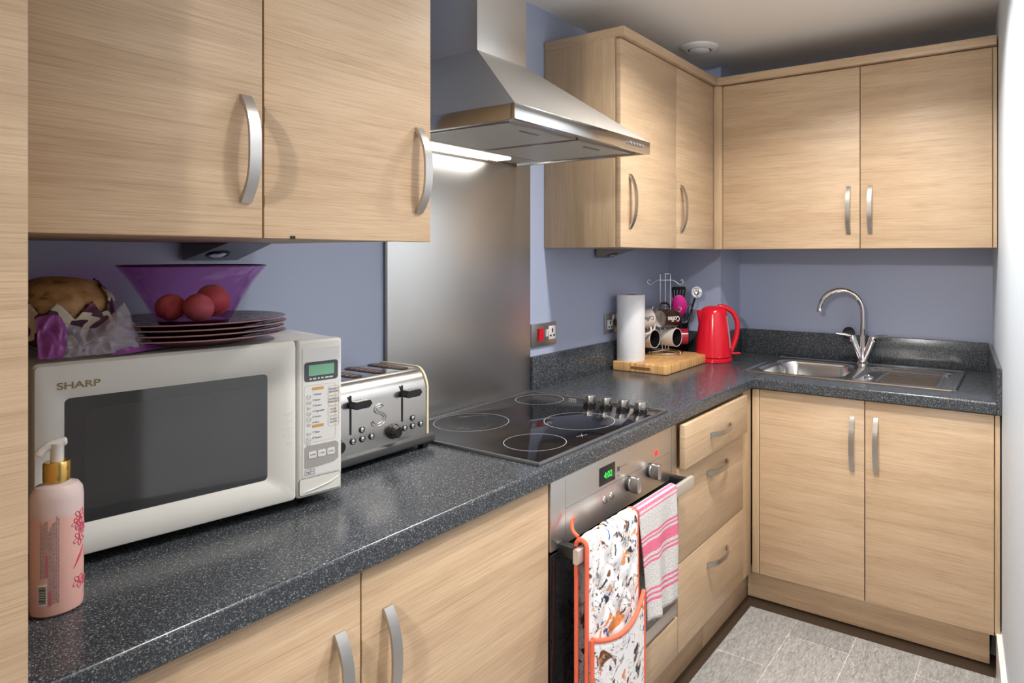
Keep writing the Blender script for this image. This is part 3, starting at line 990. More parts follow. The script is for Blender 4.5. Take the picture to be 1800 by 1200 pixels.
def sink_z(x, y):
    z = ZW + 0.0048
    d0 = sdrr(x, y, SX0, SY0, SX1, SY1, 0.018)
    z -= 0.0046 * ss(-0.007, 0.0, d0)
    z -= 0.0034 * ss(-0.011, -0.019, d0)
    d1 = sdrr(x, y, -0.487, -0.806, -0.140, -0.492, 0.075)
    if d1 < 0.008:
        z -= 0.004 * ss(0.008, 0.0, d1) + 0.13 * ss(0.0, -0.030, d1)
    d2 = sdrr(x, y, -0.482, -1.140, -0.140, -0.842, 0.05)
    if d2 < 0.0:
        z -= 0.010 * ss(0.0, -0.016, d2)
        if d2 < -0.02 and y < -0.905:
            k = (x + 0.470) / 0.0380
            z += 0.0075 * ss(-0.02, -0.035, d2) * ss(0.0, 0.03, -0.905 - y) * (0.5 + 0.5 * math.cos(2 * PI * k)) ** 1.2
    return z


t = thing('sink', 'stainless steel inset sink with left bowl and ribbed drainer', 'sink', (-0.305, -0.82, ZW))
bm = B()
NX, NY = 190, 250
grid = []
for i in range(NX + 1):
    x = SX0 + (SX1 - SX0) * i / NX
    row = []
    for j in range(NY + 1):
        y = SY0 + (SY1 - SY0) * j / NY
        d0 = sdrr(x, y, SX0, SY0, SX1, SY1, 0.018)
        row.append(bm.verts.new((x, y, sink_z(x, y))))
    grid.append(row)
for i in range(NX):
    for j in range(NY):
        c = [grid[i][j], grid[i + 1][j], grid[i + 1][j + 1], grid[i][j + 1]]
        mid = (c[0].co + c[2].co) / 2
        if sdrr(mid.x, mid.y, SX0, SY0, SX1, SY1, 0.018) < 0:
            bm.faces.new(c)
bmesh.ops.delete(bm, geom=[v for v in bm.verts if not v.link_faces], context='VERTS')
o = obj('basin', bm, 'sink', t, 60)
bm = B(); lathe(bm, [(0, 0.001), (0.020, 0.001), (0.028, 0.003), (0.034, 0.001), (0.034, -0.001), (0, -0.001)], (-0.31, -0.65, 0.7800), 32); obj('drain', bm, 'chrome', t)
bm = B(); lathe(bm, [(0, 0.006), (0.012, 0.006), (0.017, 0.003), (0.018, 0.0), (0, 0)], (-0.36, -0.882, ZW - 0.0085), 28); lathe(bm, [(0, 0.012), (0.004, 0.012), (0.004, 0.006), (0, 0.006)], (-0.36, -0.882, ZW - 0.0085), 16)
tag(obj('sink_plug', bm, 'chrome'), 'small metal sink plug lying at the left end of the drainer', 'plug')

TX, TY = -0.112, -0.812
t = thing('mixer_tap', 'chrome swan-neck mixer tap standing behind the sink', 'tap', (TX, TY, ZW + 0.0015))
bm = B(); lathe(bm, [(0, 0), (0.027, 0), (0.027, 0.006), (0.022, 0.010), (0.017, 0.020), (0.014, 0.055), (0.013, 0.07), (0, 0.07)], (TX, TY, ZW + 0.0015), 36)
for s in (-1, 1):
    tube(bm, [(TX, TY, ZW + 0.012), (TX - 0.004, TY + s * 0.022, ZW + 0.065), (TX - 0.006, TY + s * 0.036, ZW + 0.100)], [0.013, 0.0135, 0.0145], 20)
obj('body', bm, 'chrome', t)
zt_ = 1.128
bm = B()
path = [(TX, TY, ZW + 0.05), (TX, TY, ZW + 0.12), (TX, TY, zt_)]
R_ = 0.083
for i in range(1, 20):
    a = PI * 0.97 * i / 19
    path.append((TX - 0.15 * (R_ - R_ * math.cos(a)), TY + 0.985 * (R_ - R_ * math.cos(a)), zt_ + R_ * math.sin(a)))
path.append((path[-1][0], path[-1][1] + 0.001, path[-1][2] - 0.012))
tube(bm, path, 0.0105, 20); obj('spout', bm, 'chrome', t, 60)
e = Vector(path[-1])
bm = B(); lathe(bm, [(0, -0.004), (0.010, -0.004), (0.0122, -0.002), (0.0122, 0.012), (0.0108, 0.014), (0, 0.014)], e, 24); obj('aerator', bm, 'chrome', t)
for s in (-1, 1):
    c = Vector((TX - 0.006, TY + s * 0.036, ZW + 0.098))
    bm = B(); tube(bm, [c, c + Vector((-0.001, s * 0.003, 0.010)), c + Vector((-0.001, s * 0.005, 0.020))], [0.0155, 0.0155, 0.012], 20)
    tube(bm, [c + Vector((0, s * 0.004, 0.016)), c + Vector((-0.010, s * 0.030, 0.024)), c + Vector((-0.020, s * 0.062, 0.028))], [0.006, 0.0058, 0.0045], 12)
    obj('lever_handle', bm, 'chrome', t, 50)
bm = B(); lathe(bm, [(0, -0.006), (0.018, -0.006), (0.024, -0.003), (0.024, 0.004), (0.010, 0.009), (0, 0.009)], (-0.040, -0.742, 1.0300), 28, mat=Matrix.Rotation(-1.1, 3, 'Y'))
tag(obj('sink_stopper', bm, 'black_matt'), 'black rubber sink stopper behind the left tap lever', 'stopper')

# ------------------------------------------------------------------ wall sockets
def socket_pin(bm, x, z, y):
    box(bm, (x - 0.0035, y - 0.0006, z + 0.004), (x + 0.0035, y, z + 0.017)); box(bm, (x - 0.014, y - 0.0006, z - 0.010), (x - 0.005, y, z - 0.004)); box(bm, (x + 0.005, y - 0.0006, z - 0.010), (x + 0.014, y, z - 0.004))


t = thing('cooker_switch', 'steel cooker switch plate with red rocker beside the splashback', 'switch', (-1.192, 0, 1.086))
bm = B(); box(bm, (-1.2620, -0.0090, 1.048), (-1.1220, -0.0005, 1.1245), 0.002); obj('plate', bm, 'satin', t)
bm = B(); prism(bm, [(-0.0092, 1.066), (-0.0135, 1.066), (-0.0165, 1.108), (-0.0092, 1.108)], 'x', -1.2300, -1.2040); obj('red_rocker', bm, 'red_gloss', t)
bm = B(); prism(bm, [(-0.0092, 1.078), (-0.0115, 1.078), (-0.0145, 1.102), (-0.0092, 1.102)], 'x', -1.1870, -1.1750); obj('white_rocker', bm, 'white_plastic', t)
bm = B(); box(bm, (-1.1690, -0.0105, 1.066), (-1.1300, -0.0088, 1.112), 0.0006); k = obj('socket_insert', bm, 'white_plastic', t)
bm = B(); socket_pin(bm, -1.1495, 1.086, -0.0104); obj('pin_hole', bm, 'black', k)

t = thing('double_socket', 'steel double wall socket half hidden by the paper roll', 'socket', (-0.73, 0, 1.088))
bm = B(); box(bm, (-0.7990, -0.0090, 1.0500), (-0.6550, -0.0005, 1.1265), 0.002); obj('plate', bm, 'satin', t)
for sx in (-0.765, -0.690):
    bm = B(); box(bm, (sx - 0.021, -0.0105, 1.066), (sx + 0.021, -0.0088, 1.101), 0.0006); k = obj('socket_insert', bm, 'white_plastic', t)
    bm = B(); socket_pin(bm, sx, 1.081, -0.0104); obj('pin_hole', bm, 'black', k)
for sx in (-0.742, -0.715):
    bm = B(); prism(bm, [(-0.0092, 1.1020), (-0.0115, 1.1020), (-0.0135, 1.1200), (-0.0092, 1.1200)], 'x', sx - 0.006, sx + 0.006); obj('rocker', bm, 'white_plastic', t)

# ceiling vent
t = thing('ceiling_vent', 'round white extractor vent on the ceiling above the corner cabinets', 'vent', (-0.515, -0.275, 2.188))
bm = B(); lathe(bm, [(0.046, 0), (0.046, -0.012), (0.050, -0.016), (0.062, -0.014), (0.074, -0.006), (0.076, 0.0), (0.046, 0)], (-0.515, -0.275, 2.1878), 48); obj('ring', bm, 'white_plastic', t)
bm = B(); lathe(bm, [(0, -0.0245), (0.030, -0.023), (0.041, -0.017), (0.041, -0.012), (0, -0.012)], (-0.515, -0.275, 2.1878), 48); lathe(bm, [(0, 0), (0.012, 0), (0.012, -0.013), (0, -0.013)], (-0.515, -0.275, 2.1878), 16); obj('disc', bm, 'white_plastic', t)

# ------------------------------------------------------------------ microwave (own frame: x along the front, y back)
MWA = math.radians(-9.65)
MO = Vector((-2.68, -0.2635, ZW))
MW_, MH0, MH1, MD = 0.441, 0.017, 0.2925, 0.232
t = thing('microwave', 'white microwave oven standing on the worktop at the left', 'microwave', MO, MWA)
lk = dict(local=True)
bm = B(); box(bm, (0.002, 0.022, MH0 + 0.002), (MW_ - 0.003, MD, MH1 - 0.001), 0.004, 3); obj('body', bm, 'mw_white', t, **lk)
for fx in (0.05, 0.39):
    for fy in (0.04, 0.19):
        bm = B(); lathe(bm, [(0, 0.0), (0.012, 0.0), (0.014, 0.019), (0, 0.019)], (fx, fy, 0), 20)
        obj('foot', bm, 'black_matt', t, **lk)
# door: a frame round the window with a sloped bezel
WX0, WX1, WZ0, WZ1 = 0.0352, 0.3111, 0.0620, 0.2410
DX1 = 0.3572
dbm = B()


def loop(x0, z0, x1, z1, r, y, n=6):
    return [dbm.verts.new((px, y, pz)) for px, pz in roundrect(x0, z0, x1, z1, r, n)]


rings = [loop(0.0, MH0, DX1, MH1, 0.006, 0.0215), loop(0.0, MH0, DX1, MH1, 0.006, 0.006), loop(0.002, MH0 + 0.002, DX1 - 0.001, MH1 - 0.004, 0.006, 0.0015), loop(0.006, MH0 + 0.006, DX1 - 0.003, MH1 - 0.010, 0.006, 0.0),
         loop(0.0210, 0.0475, 0.3330, 0.2535, 0.010, 0.0), loop(WX0 - 0.002, WZ0 - 0.002, WX1 + 0.002, WZ1 + 0.002, 0.008, 0.0065), loop(WX0, WZ0, WX1, WZ1, 0.007, 0.0070)]
for a, c in zip(rings, rings[1:]):
    for i in range(len(a)):
        j = (i + 1) % len(a)
        dbm.faces.new((a[i], a[j], c[j], c[i]))
dbm.faces.new(rings[0])
dr = obj('door', dbm, 'mw_white', t, 30, **lk)
bm = B(); prism(bm, roundrect(WX0, WZ0, WX1, WZ1, 0.007), 'y', 0.0068, 0.0105); w1 = obj('window', bm, 'mw_window', dr, **lk)
mm = bpy.data.materials.new('microwave_mesh_screen'); n, l = nt(mm); b = n['Principled BSDF']; b.inputs['Roughness'].default_value = 0.08; b.inputs['IOR'].default_value = 2.1
wv = n.new('ShaderNodeTexWave'); wv.bands_direction = 'X'; wv.inputs['Scale'].default_value = 55; l.new(coords(n, l, (1, 1, 1), False), wv.inputs['Vector'])
rr = ramp(n, [(0.3, (0.026, 0.028, 0.030)), (0.8, (0.032, 0.034, 0.037))]); l.new(wv.outputs['Fac'], rr.inputs['Fac']); l.new(rr.outputs['Color'], b.inputs['Base Color'])
bm = B(); prism(bm, roundrect(WX0 + 0.022, WZ0 + 0.018, WX1 - 0.018, WZ1 - 0.018, 0.012), 'y', 0.0064, 0.0072); obj('mesh_screen', bm, mm, w1, **lk)
text('lettering', 'SHARP', 0.0135, 'gold_print', dr, face_mtx((0.0505, -0.0003, 0.2595), X, Z), 0.0002, bold=0.0002, sx=1.25, local=True)
bm = B()
for r_ in range(5):
    for c_ in range(3):
        cyl(bm, (0.3385 + c_ * 0.0058 - r_ * 0.0002, 0.0005, 0.170 - r_ * 0.0125), (0.3385 + c_ * 0.0058 - r_ * 0.0002, -0.0007, 0.170 - r_ * 0.0125), 0.0010, 8)
obj('vent_dots', bm, 'white_gloss', dr, **lk)
# control side
cp = B(); box(cp, (DX1 + 0.0012, 0.0, MH0), (MW_, 0.0215, MH1), 0.0055, 4); cp = obj('control_panel', cp, 'mw_white', t, **lk)
PX0, PX1 = 0.3680, 0.4365
bm = B(); prism(bm, roundrect(PX0, 0.0535, PX1, 0.2785, 0.003), 'y', -0.0006, 0.001); fl = obj('panel_film', bm, 'mw_panel', cp, **lk)
bm = B(); prism(bm, roundrect(PX0 + 0.003, 0.2195, PX1 - 0.004, 0.2535, 0.005), 'y', -0.0012, 0.0); sd = obj('display_surround', bm, 'slate', cp, **lk)
bm = B(); prism(bm, roundrect(PX0 + 0.0105, 0.2290, PX1 - 0.0115, 0.2480, 0.001), 'y', -0.0016, -0.001); obj('display', bm, 'lcd', sd, **lk)
bm = B()
for i, (a, c) in enumerate(((0, 4), (6, 12), (15, 18), (21, 25), (28, 34), (35, 42))):
    box(bm, (PX0 + 0.012 + a * 0.00102, -0.0015, 0.2225), (PX0 + 0.012 + c * 0.00102, -0.0011, 0.2250))
obj('display_legend', bm, 'white_plastic', sd, **lk)
# guide area: outline, headings, menu lines, dish drawings
bm = B()
q = roundrect(PX0 + 0.003, 0.112, PX1 - 0.009, 0.2125, 0.004)
tube(bm, [(a, -0.0007, c) for a, c in q], 0.00022, 4, closed=True)
for i in range(4):
    z1 = 0.2065 - i * 0.0182
    tube(bm, [(a, -0.0008, c) for a, c in roundrect(PX1 - 0.0225, z1 - 0.0165, PX1 - 0.0020, z1, 0.003)], 0.00025, 4, closed=True)
for z1 in (0.2035, 0.1375):
    box(bm, (PX0 + 0.017, -0.0009, z1), (PX0 + 0.038, -0.0005, z1 + 0.0050))
obj('guide_outline', bm, 'orange_print', fl, **lk)
for i, s_ in enumerate(('REHEAT\nSENSOR', 'EXPRESS\nDEFROST', 'STOP\nCLEAR', 'START\nCOOK')):
    text('button_lettering', s_, 0.0048, 'dark_print', fl, face_mtx((PX1 - 0.0122, -0.0008, 0.1985 - i * 0.0182), X, Z), 0.0001, local=True)
for i, s_ in enumerate(('1 Reheat', '2 Roast', '3 Poultry', '4 Vegetable', '5 Potato', '6 Rice')):
    text('menu_lettering', s_, 0.0046, 'dark_print', fl, face_mtx((PX0 + 0.0175, -0.0008, 0.1955 - i * 0.0098), X, Z), 0.0001, 'LEFT', local=True)
for i, s_ in enumerate(('7 Meat', '8 Poultry')):
    text('menu_lettering', s_, 0.0046, 'dark_print', fl, face_mtx((PX0 + 0.0175, -0.0008, 0.1290 - i * 0.0098), X, Z), 0.0001, 'LEFT', local=True)
bm = B()
for i in range(9):
    z1 = 0.192 - i * 0.0098 - (0.006 if i > 5 else 0)
    tube(bm, [(PX0 + 0.0105 + (0.0035 + 0.001 * math.sin(i * 2.1)) * math.cos(a * 0.7), -0.0008, z1 + (0.0030 + 0.0012 * math.cos(i * 1.7)) * math.sin(a * 0.7)) for a in range(9)], 0.0003, 4, closed=True)
    tube(bm, [(PX0 + 0.007, -0.0008, z1 + 0.003), (PX0 + 0.0115, -0.0008, z1 - 0.002), (PX0 + 0.015, -0.0008, z1 + 0.001)], 0.0003, 4)
obj('dish_drawings', bm, 'mw_grey', fl, **lk)
bm = B()
gz = [(PX0 + 0.003, 0.0690), (PX0 + 0.003, 0.1035), (PX0 + 0.008, 0.1070), (PX1 - 0.008, 0.1070), (PX1 - 0.003, 0.1030), (PX1 - 0.003, 0.0755), (PX1 - 0.012, 0.0700), (PX0 + 0.010, 0.0665)]
prism(bm, gz, 'y', -0.0009, 0.0); gk = obj('keypad', bm, 'mw_grey', cp, **lk)
for i, s_ in enumerate(('10 MIN', '1 MIN', '10 SEC')):
    x0 = PX0 + 0.0105 + i * 0.0170
    bm = B(); prism(bm, roundrect(x0, 0.0845, x0 + 0.0140, 0.0960, 0.002), 'y', -0.0015, -0.0005); k = obj('key', bm, 'mw_panel', gk, **lk)
for i, s_ in enumerate(('10 MIN', '1 MIN', '10 SEC')):
    text('key_lettering', s_, 0.0036, 'dark_print', gk, face_mtx((PX0 + 0.0175 + i * 0.0170, -0.0016, 0.0902), X, Z), 0.0001, local=True)
bm = B()
q = [(PX0 + 0.004, 0.0565), (PX0 + 0.021, 0.0565), (PX0 + 0.021, 0.0650), (PX0 + 0.004, 0.0650)]
tube(bm, [(a, -0.0008, c) for a, c in q], 0.00035, 4, closed=True); tube(bm, [(PX0 + 0.014, -0.0008, 0.0565), (PX0 + 0.014, -0.0008, 0.0650)], 0.0003, 4); tube(bm, [(PX0 + 0.014, -0.0008, 0.0610), (PX0 + 0.021, -0.0008, 0.0610)], 0.0003, 4)
obj('symbol_box', bm, 'dark_print', fl, **lk)
text('symbol_lettering', 'Hg', 0.0058, 'dark_print', fl, face_mtx((PX0 + 0.009, -0.0008, 0.0607), X, Z), 0.0001, local=True)
bm = B(); prism(bm, roundrect(0.3625, 0.0225, 0.4375, 0.0500, 0.004), 'y', -0.0012, 0.002); k = obj('door_button', bm, 'mw_white', cp, **lk)
bm = B(); tube(bm, smoothpath([(0.368, -0.0012, 0.0265), (0.395, -0.002, 0.0310), (0.418, -0.002, 0.0360), (0.434, -0.0012, 0.0430)], 6), [0.0002] + [0.0012] * 17 + [0.0002], 8); obj('button_ridge', bm, 'white_gloss', k, **lk)
bm = B(); tube(bm, [(a, -0.0003, c) for a, c in roundrect(0.3618, 0.0218, 0.4380, 0.0507, 0.0045)], 0.0004, 4, closed=True); obj('button_gap', bm, 'slate', cp, **lk)

ca, sa = math.cos(MWA), math.sin(MWA)


def mw(x, y, z=0.0):
    return Vector((MO.x + ca * x - sa * y, MO.y + sa * x + ca * y, ZW + z))


ZM = ZW + MH1 - 0.001

# ------------------------------------------------------------------ plates, bowl, peaches, bread on the microwave
PC = Vector((-2.426, -0.177, 0))
pm = bpy.data.materials.new('plum_patterned_glass_plate'); n, l = nt(pm); b = n['Principled BSDF']; b.inputs['Roughness'].default_value = 0.14
vo = n.new('ShaderNodeTexVoronoi'); vo.inputs['Scale'].default_value = 90; l.new(coords(n, l, (1, 1, 1), False), vo.inputs['Vector'])
rr = ramp(n, [(0.1, (0.20, 0.020, 0.035)), (0.6, (0.085, 0.007, 0.016))]); l.new(vo.outputs['Distance'], rr.inputs['Fac']); l.new(rr.outputs['Color'], b.inputs['Base Color'])
bp = n.new('ShaderNodeBump'); bp.inputs['Strength'].default_value = 0.6; bp.inputs['Distance'].default_value = 0.002; l.new(vo.outputs['Distance'], bp.inputs['Height']); l.new(bp.outputs['Normal'], b.inputs['Normal'])
ranks = ['bottom', 'second from bottom', 'third from bottom', 'top']
for i in range(4):
    z0 = ZM + 0.0085 * i
    bm = B()
    lathe(bm, [(0, 0.0), (0.078, 0.0), (0.084, 0.002), (0.142, 0.0145), (0.1445, 0.0165), (0.1435, 0.0178), (0.139, 0.0175), (0.090, 0.0075), (0.078, 0.0055), (0, 0.005)], (0, 0, 0), 72)
    lab = ['lowest plum red glass plate of the stack, lying on the microwave', 'second plum red glass plate from the bottom of the stack', 'third plum red glass plate from the bottom, just below the top one', 'top plum red glass plate, carrying the purple bowl'][i]
    o = obj('plate', bm, pm, None, 60)
    o.location = (PC.x + (0.001, -0.002, 0.0015, 0)[i], PC.y + (0, 0.001, -0.0015, 0)[i], z0)
    bm = B(); tube(bm, [(0.1444 * math.cos(2 * PI * q / 72), 0.1444 * math.sin(2 * PI * q / 72), 0.0163) for q in range(72)], 0.0011, 6, closed=True)
    obj('rim', bm, 'rim_glint', o, 60, local=True)
    tag(o, lab, 'plate', 'stacked plum glass plates')
ZP = ZM + 0.0085 * 3 + 0.0053
bg = glass('purple_tinted_glass', (0.95, 0.76, 0.95), 0.04)
n, l = nt(bg); b = n['Glossy BSDF']
vo = n.new('ShaderNodeTexVoronoi'); vo.inputs['Scale'].default_value = 34; vo.feature = 'F1'; vo.inputs['Randomness'].default_value = 0.5; l.new(coords(n, l, (1, 1, 1), False), vo.inputs['Vector'])
bp = n.new('ShaderNodeBump'); bp.inputs['Strength'].default_value = 0.9; bp.inputs['Distance'].default_value = 0.006; l.new(vo.outputs['Distance'], bp.inputs['Height']); l.new(bp.outputs['Normal'], b.inputs['Normal'])
BC = (-2.430, -0.185)
bm = B()
lathe(bm, [(r_ * 0.875, z_ * 0.97) for r_, z_ in [(0, 0.0), (0.056, 0.0), (0.061, 0.003), (0.085, 0.044), (0.108, 0.080), (0.1265, 0.102), (0.1285, 0.1035), (0.1275, 0.105), (0.1245, 0.1045), (0.105, 0.081), (0.082, 0.045), (0.059, 0.0065), (0.054, 0.005), (0, 0.005)]], (0, 0, 0), 80)
o = obj('fruit_bowl', bm, bg, None, 60)
o.location = (*BC, ZP + 0.0004)
bm = B(); tube(bm, [(0.1115 * math.cos(2 * PI * i / 80), 0.1115 * math.sin(2 * PI * i / 80), 0.1012) for i in range(80)], 0.0014, 8, closed=True)
k = obj('rim', bm, P('dark_purple_glass_rim', (0.06, 0.010, 0.085), 0.08), o, 60, local=True)
bm = B(); lathe(bm, [(0, 0.0006), (0.047, 0.0006), (0.052, 0.003), (0.0545, 0.008), (0.052, 0.0088), (0, 0.0070)], (0, 0, 0), 64)
obj('foot', bm, P('deep_purple_glass_foot', (0.045, 0.006, 0.055), 0.08), o, 60, local=True)
tag(o, 'translucent purple glass bowl of peaches on the plate stack', 'bowl')
fm_ = bpy.data.materials.new('peach_skin'); n, l = nt(fm_); b = n['Principled BSDF']; b.inputs['Roughness'].default_value = 0.45
no = n.new('ShaderNodeTexNoise'); no.inputs['Scale'].default_value = 22; no.inputs['Detail'].default_value = 3; l.new(coords(n, l, (1, 1, 1)), no.inputs['Vector'])
rr = ramp(n, [(0.35, (0.95, 0.32, 0.16)), (0.55, (1.0, 0.52, 0.26)), (0.72, (1.0, 0.68, 0.40))]); l.new(no.outputs['Fac'], rr.inputs['Fac']); l.new(rr.outputs['Color'], b.inputs['Base Color'])
for (fx, fy, fz, fr, rz, lab) in ((-0.036, 0.006, 0.0315, 0.0228, 0.4, 'leftmost peach seen through the purple bowl'), (-0.010, -0.034, 0.031, 0.0240, 1.3, 'middle peach seen through the purple bowl'), (0.033, 0.002, 0.0400, 0.0285, 2.2, 'large right-hand peach seen through the purple bowl'),):
    bm = B()
    bmesh.ops.create_uvsphere(bm, u_segments=40, v_segments=24, radius=fr)
    for v in bm.verts:
        a = math.atan2(v.co.y, v.co.x)
        rad = math.hypot(v.co.x, v.co.y)
        groove = 0.10 * math.exp(-(((a + PI / 2) / 0.16) ** 2))
        k = 1 - groove * (rad / fr)
        v.co.x *= k; v.co.y *= k
        v.co.z -= 0.16 * fr * math.exp(-(rad / (0.35 * fr)) ** 2) * (1 if v.co.z > 0 else 0)
        v.co.z *= 0.94
    pe = thing('peach', lab, 'fruit', (BC[0] + fx, BC[1] + fy, ZP + fz), 0, 'peaches in the purple bowl')
    sk = obj('flesh', bm, fm_, pe, 70, local=True)
    sk.rotation_euler = (0.9, 0.5, rz - 1.2)

# bread in a printed bag
bt = thing('bread_bag', 'loaf of bread in a purple printed plastic bag on the microwave', 'bread', (-2.60, -0.175, ZM))
brm = bpy.data.materials.new('seeded_crust'); n, l = nt(brm); b = n['Principled BSDF']; b.inputs['Roughness'].default_value = 0.6
no = n.new('ShaderNodeTexNoise'); no.inputs['Scale'].default_value = 60; no.inputs['Detail'].default_value = 6; l.new(coords(n, l, (1, 1, 1)), no.inputs['Vector'])
rr = ramp(n, [(0.34, (0.09, 0.03, 0.012)), (0.42, (0.42, 0.22, 0.09)), (0.7, (0.60, 0.37, 0.18))]); l.new(no.outputs['Fac'], rr.inputs['Fac']); l.new(rr.outputs['Color'], b.inputs['Base Color'])


def blob(bm, c, rx, ry, rz, seed, amp, fq, seg=48, flat=None, ridges=0.0, sq=0.75):
    from mathutils import noise
    g = bmesh.ops.create_uvsphere(bm, u_segments=seg, v_segments=seg * 2 // 3, radius=1)
    for v in g['verts']:
        d = v.co.normalized()
        k = 1 + amp * noise.noise(d * fq + Vector((seed, seed, seed)))
        if ridges:
            k += ridges * (1 - abs(noise.noise(d * fq * 1.8 + Vector((seed * 3, 0, 0)))) * 2)
        s = Vector((math.copysign(abs(d.x) ** sq, d.x), math.copysign(abs(d.y) ** sq, d.y), math.copysign(abs(d.z) ** sq, d.z)))
        p = Vector((s.x * rx * k, s.y * ry * k, s.z * rz * k))
        v.co = p + Vector(c)
        if flat is not None and v.co.z < flat:
            v.co.z = flat
    return bm


bm = B(); blob(bm, (-2.612, -0.150, ZM + 0.063), 0.066, 0.074, 0.055, 2.0, 0.08, 2.2, flat=ZM + 0.004, sq=0.88); obj('loaf', bm, brm, bt, 60)
pk = bpy.data.materials.new('printed_bag_film'); n, l = nt(pk); b = n['Principled BSDF']; b.inputs['Roughness'].default_value = 0.22
v = coords(n, l, (1, 1, 1), False)
no = n.new('ShaderNodeTexNoise'); no.inputs['Scale'].default_value = 24; no.inputs['Detail'].default_value = 1.5; no.inputs['Distortion'].default_value = 0.6; l.new(v, no.inputs['Vector'])
rr = ramp(n, [(0.36, (0.055, 0.008, 0.030)), (0.43, (0.07, 0.012, 0.04)), (0.45, (0.72, 0.64, 0.50)), (0.55, (0.66, 0.57, 0.45)), (0.57, (0.10, 0.015, 0.05))])
rr.color_ramp.interpolation = 'CONSTANT'
l.new(no.outputs['Fac'], rr.inputs['Fac']); l.new(rr.outputs['Color'], b.inputs['Base Color'])
cl = bpy.data.materials.new('clear_lilac_film'); n, l = nt(cl); b = n['Principled BSDF']; b.inputs['Roughness'].default_value = 0.15; b.inputs['Base Color'].default_value = (0.62, 0.57, 0.68, 1); b.inputs['Alpha'].default_value = 0.36
pu = bpy.data.materials.new('purple_film'); n, l = nt(pu); b = n['Principled BSDF']; b.inputs['Roughness'].default_value = 0.2; b.inputs['Base Color'].default_value = (0.33, 0.085, 0.37, 1)


def film(name, pts, mat, seed, amp=0.004, nu=26, nv=22):
    """crumpled sheet over a 4 x k control net (rows of points)"""
    from mathutils import noise
    rows = [smoothpath(r_, 14) for r_ in pts]
    m_ = len(rows[0])
    cols = [smoothpath([r_[i] for r_ in rows], 14) for i in range(m_)]
    bm = B()
    g = []
    for i in range(m_):
        line = []
        for j, p in enumerate(cols[i]):
            q = Vector((p.x * 95 + p.z * 30, p.y * 60, p.z * 34 - p.x * 22)) + Vector((seed, seed * 2, 0))
            d = 1 - abs(noise.noise(q)) * 2
            d2 = noise.noise(q * 2.3)
            line.append(bm.verts.new(p + Vector((0.3, -1, 0.35)) * (amp * d + amp * 0.35 * d2)))
        g.append(line)
    for i in range(m_ - 1):
        for j in range(len(g[0]) - 1):
            bm.faces.new((g[i][j], g[i + 1][j], g[i + 1][j + 1], g[i][j + 1]))
    o = obj(name, bm, mat, bt, 50)
    md = o.modifiers.new('thickness', 'SOLIDIFY'); md.thickness = 0.0006; md.offset = 0
    return o


zb0 = ZM + 0.001
# printed sleeve: the loaf's own outline, a little larger, torn along its upper edge
bm = B(); blob(bm, (-2.612, -0.150, ZM + 0.063), 0.0690, 0.0785, 0.0572, 2.0, 0.08, 2.2, seg=180, flat=ZM + 0.003, sq=0.88)


def torn(x):
    u = (x + 2.68) / 0.135
    zig = abs(((u * 3.3) % 1.0) - 0.5) * 2
    return ZM + 0.056 + 0.026 * zig + 0.040 * ss(0.70, 0.85, u) + 0.020 * ss(0.22, 0.10, u)


bmesh.ops.delete(bm, geom=[f for f in bm.faces if f.calc_center_median().z > torn(f.calc_center_median().x) or f.calc_center_median().y > -0.145], context='FACES')
for v in bm.verts:
    if v.is_boundary and abs(v.co.z - torn(v.co.x)) < 0.005:
        v.co.z = torn(v.co.x)
o = obj('printed_sleeve', bm, pk, bt, 60)
md = o.modifiers.new('thickness', 'SOLIDIFY'); md.thickness = 0.0006; md.offset = 1
# clear crumpled tail
film('clear_tail', [[(-2.640, -0.240, ZM + 0.052), (-2.605, -0.246, ZM + 0.042), (-2.580, -0.246, ZM + 0.062), (-2.562, -0.238, ZM + 0.078)],
                    [(-2.640, -0.250, ZM + 0.030), (-2.605, -0.256, ZM + 0.030), (-2.575, -0.256, ZM + 0.040), (-2.545, -0.240, ZM + 0.045)],
                    [(-2.645, -0.256, zb0 + 0.004), (-2.605, -0.262, zb0 + 0.004), (-2.560, -0.258, zb0 + 0.004), (-2.520, -0.240, zb0 + 0.005)]], cl, 5.0, 0.006)
film('purple_fold', [[(-2.668, -0.226, ZM + 0.062), (-2.652, -0.236, ZM + 0.066), (-2.640, -0.240, ZM + 0.058)],
                     [(-2.670, -0.238, ZM + 0.030), (-2.655, -0.248, ZM + 0.034), (-2.638, -0.250, ZM + 0.026)],
                     [(-2.672, -0.244, zb0 + 0.004), (-2.655, -0.254, zb0 + 0.004), (-2.645, -0.258, zb0 + 0.004)]], pu, 7.0, 0.005)
film('purple_hem', [[(-2.590, -0.262, zb0 + 0.005), (-2.560, -0.258, zb0 + 0.012), (-2.530, -0.243, zb0 + 0.015), (-2.505, -0.232, zb0 + 0.006)],
                    [(-2.590, -0.268, zb0 + 0.003), (-2.560, -0.266, zb0 + 0.003), (-2.530, -0.255, zb0 + 0.003), (-2.500, -0.240, zb0 + 0.003)]], pu, 9.0, 0.0015)

# ------------------------------------------------------------------ toaster
TO = Vector((-2.195, -0.225, ZW))
TW, TD, TZ0, TZ1 = 0.281, 0.175, 0.030, 0.1830
t = thing('toaster', 'four-slot stainless steel toaster between microwave and hob', 'toaster', TO)
L_ = dict(local=True)


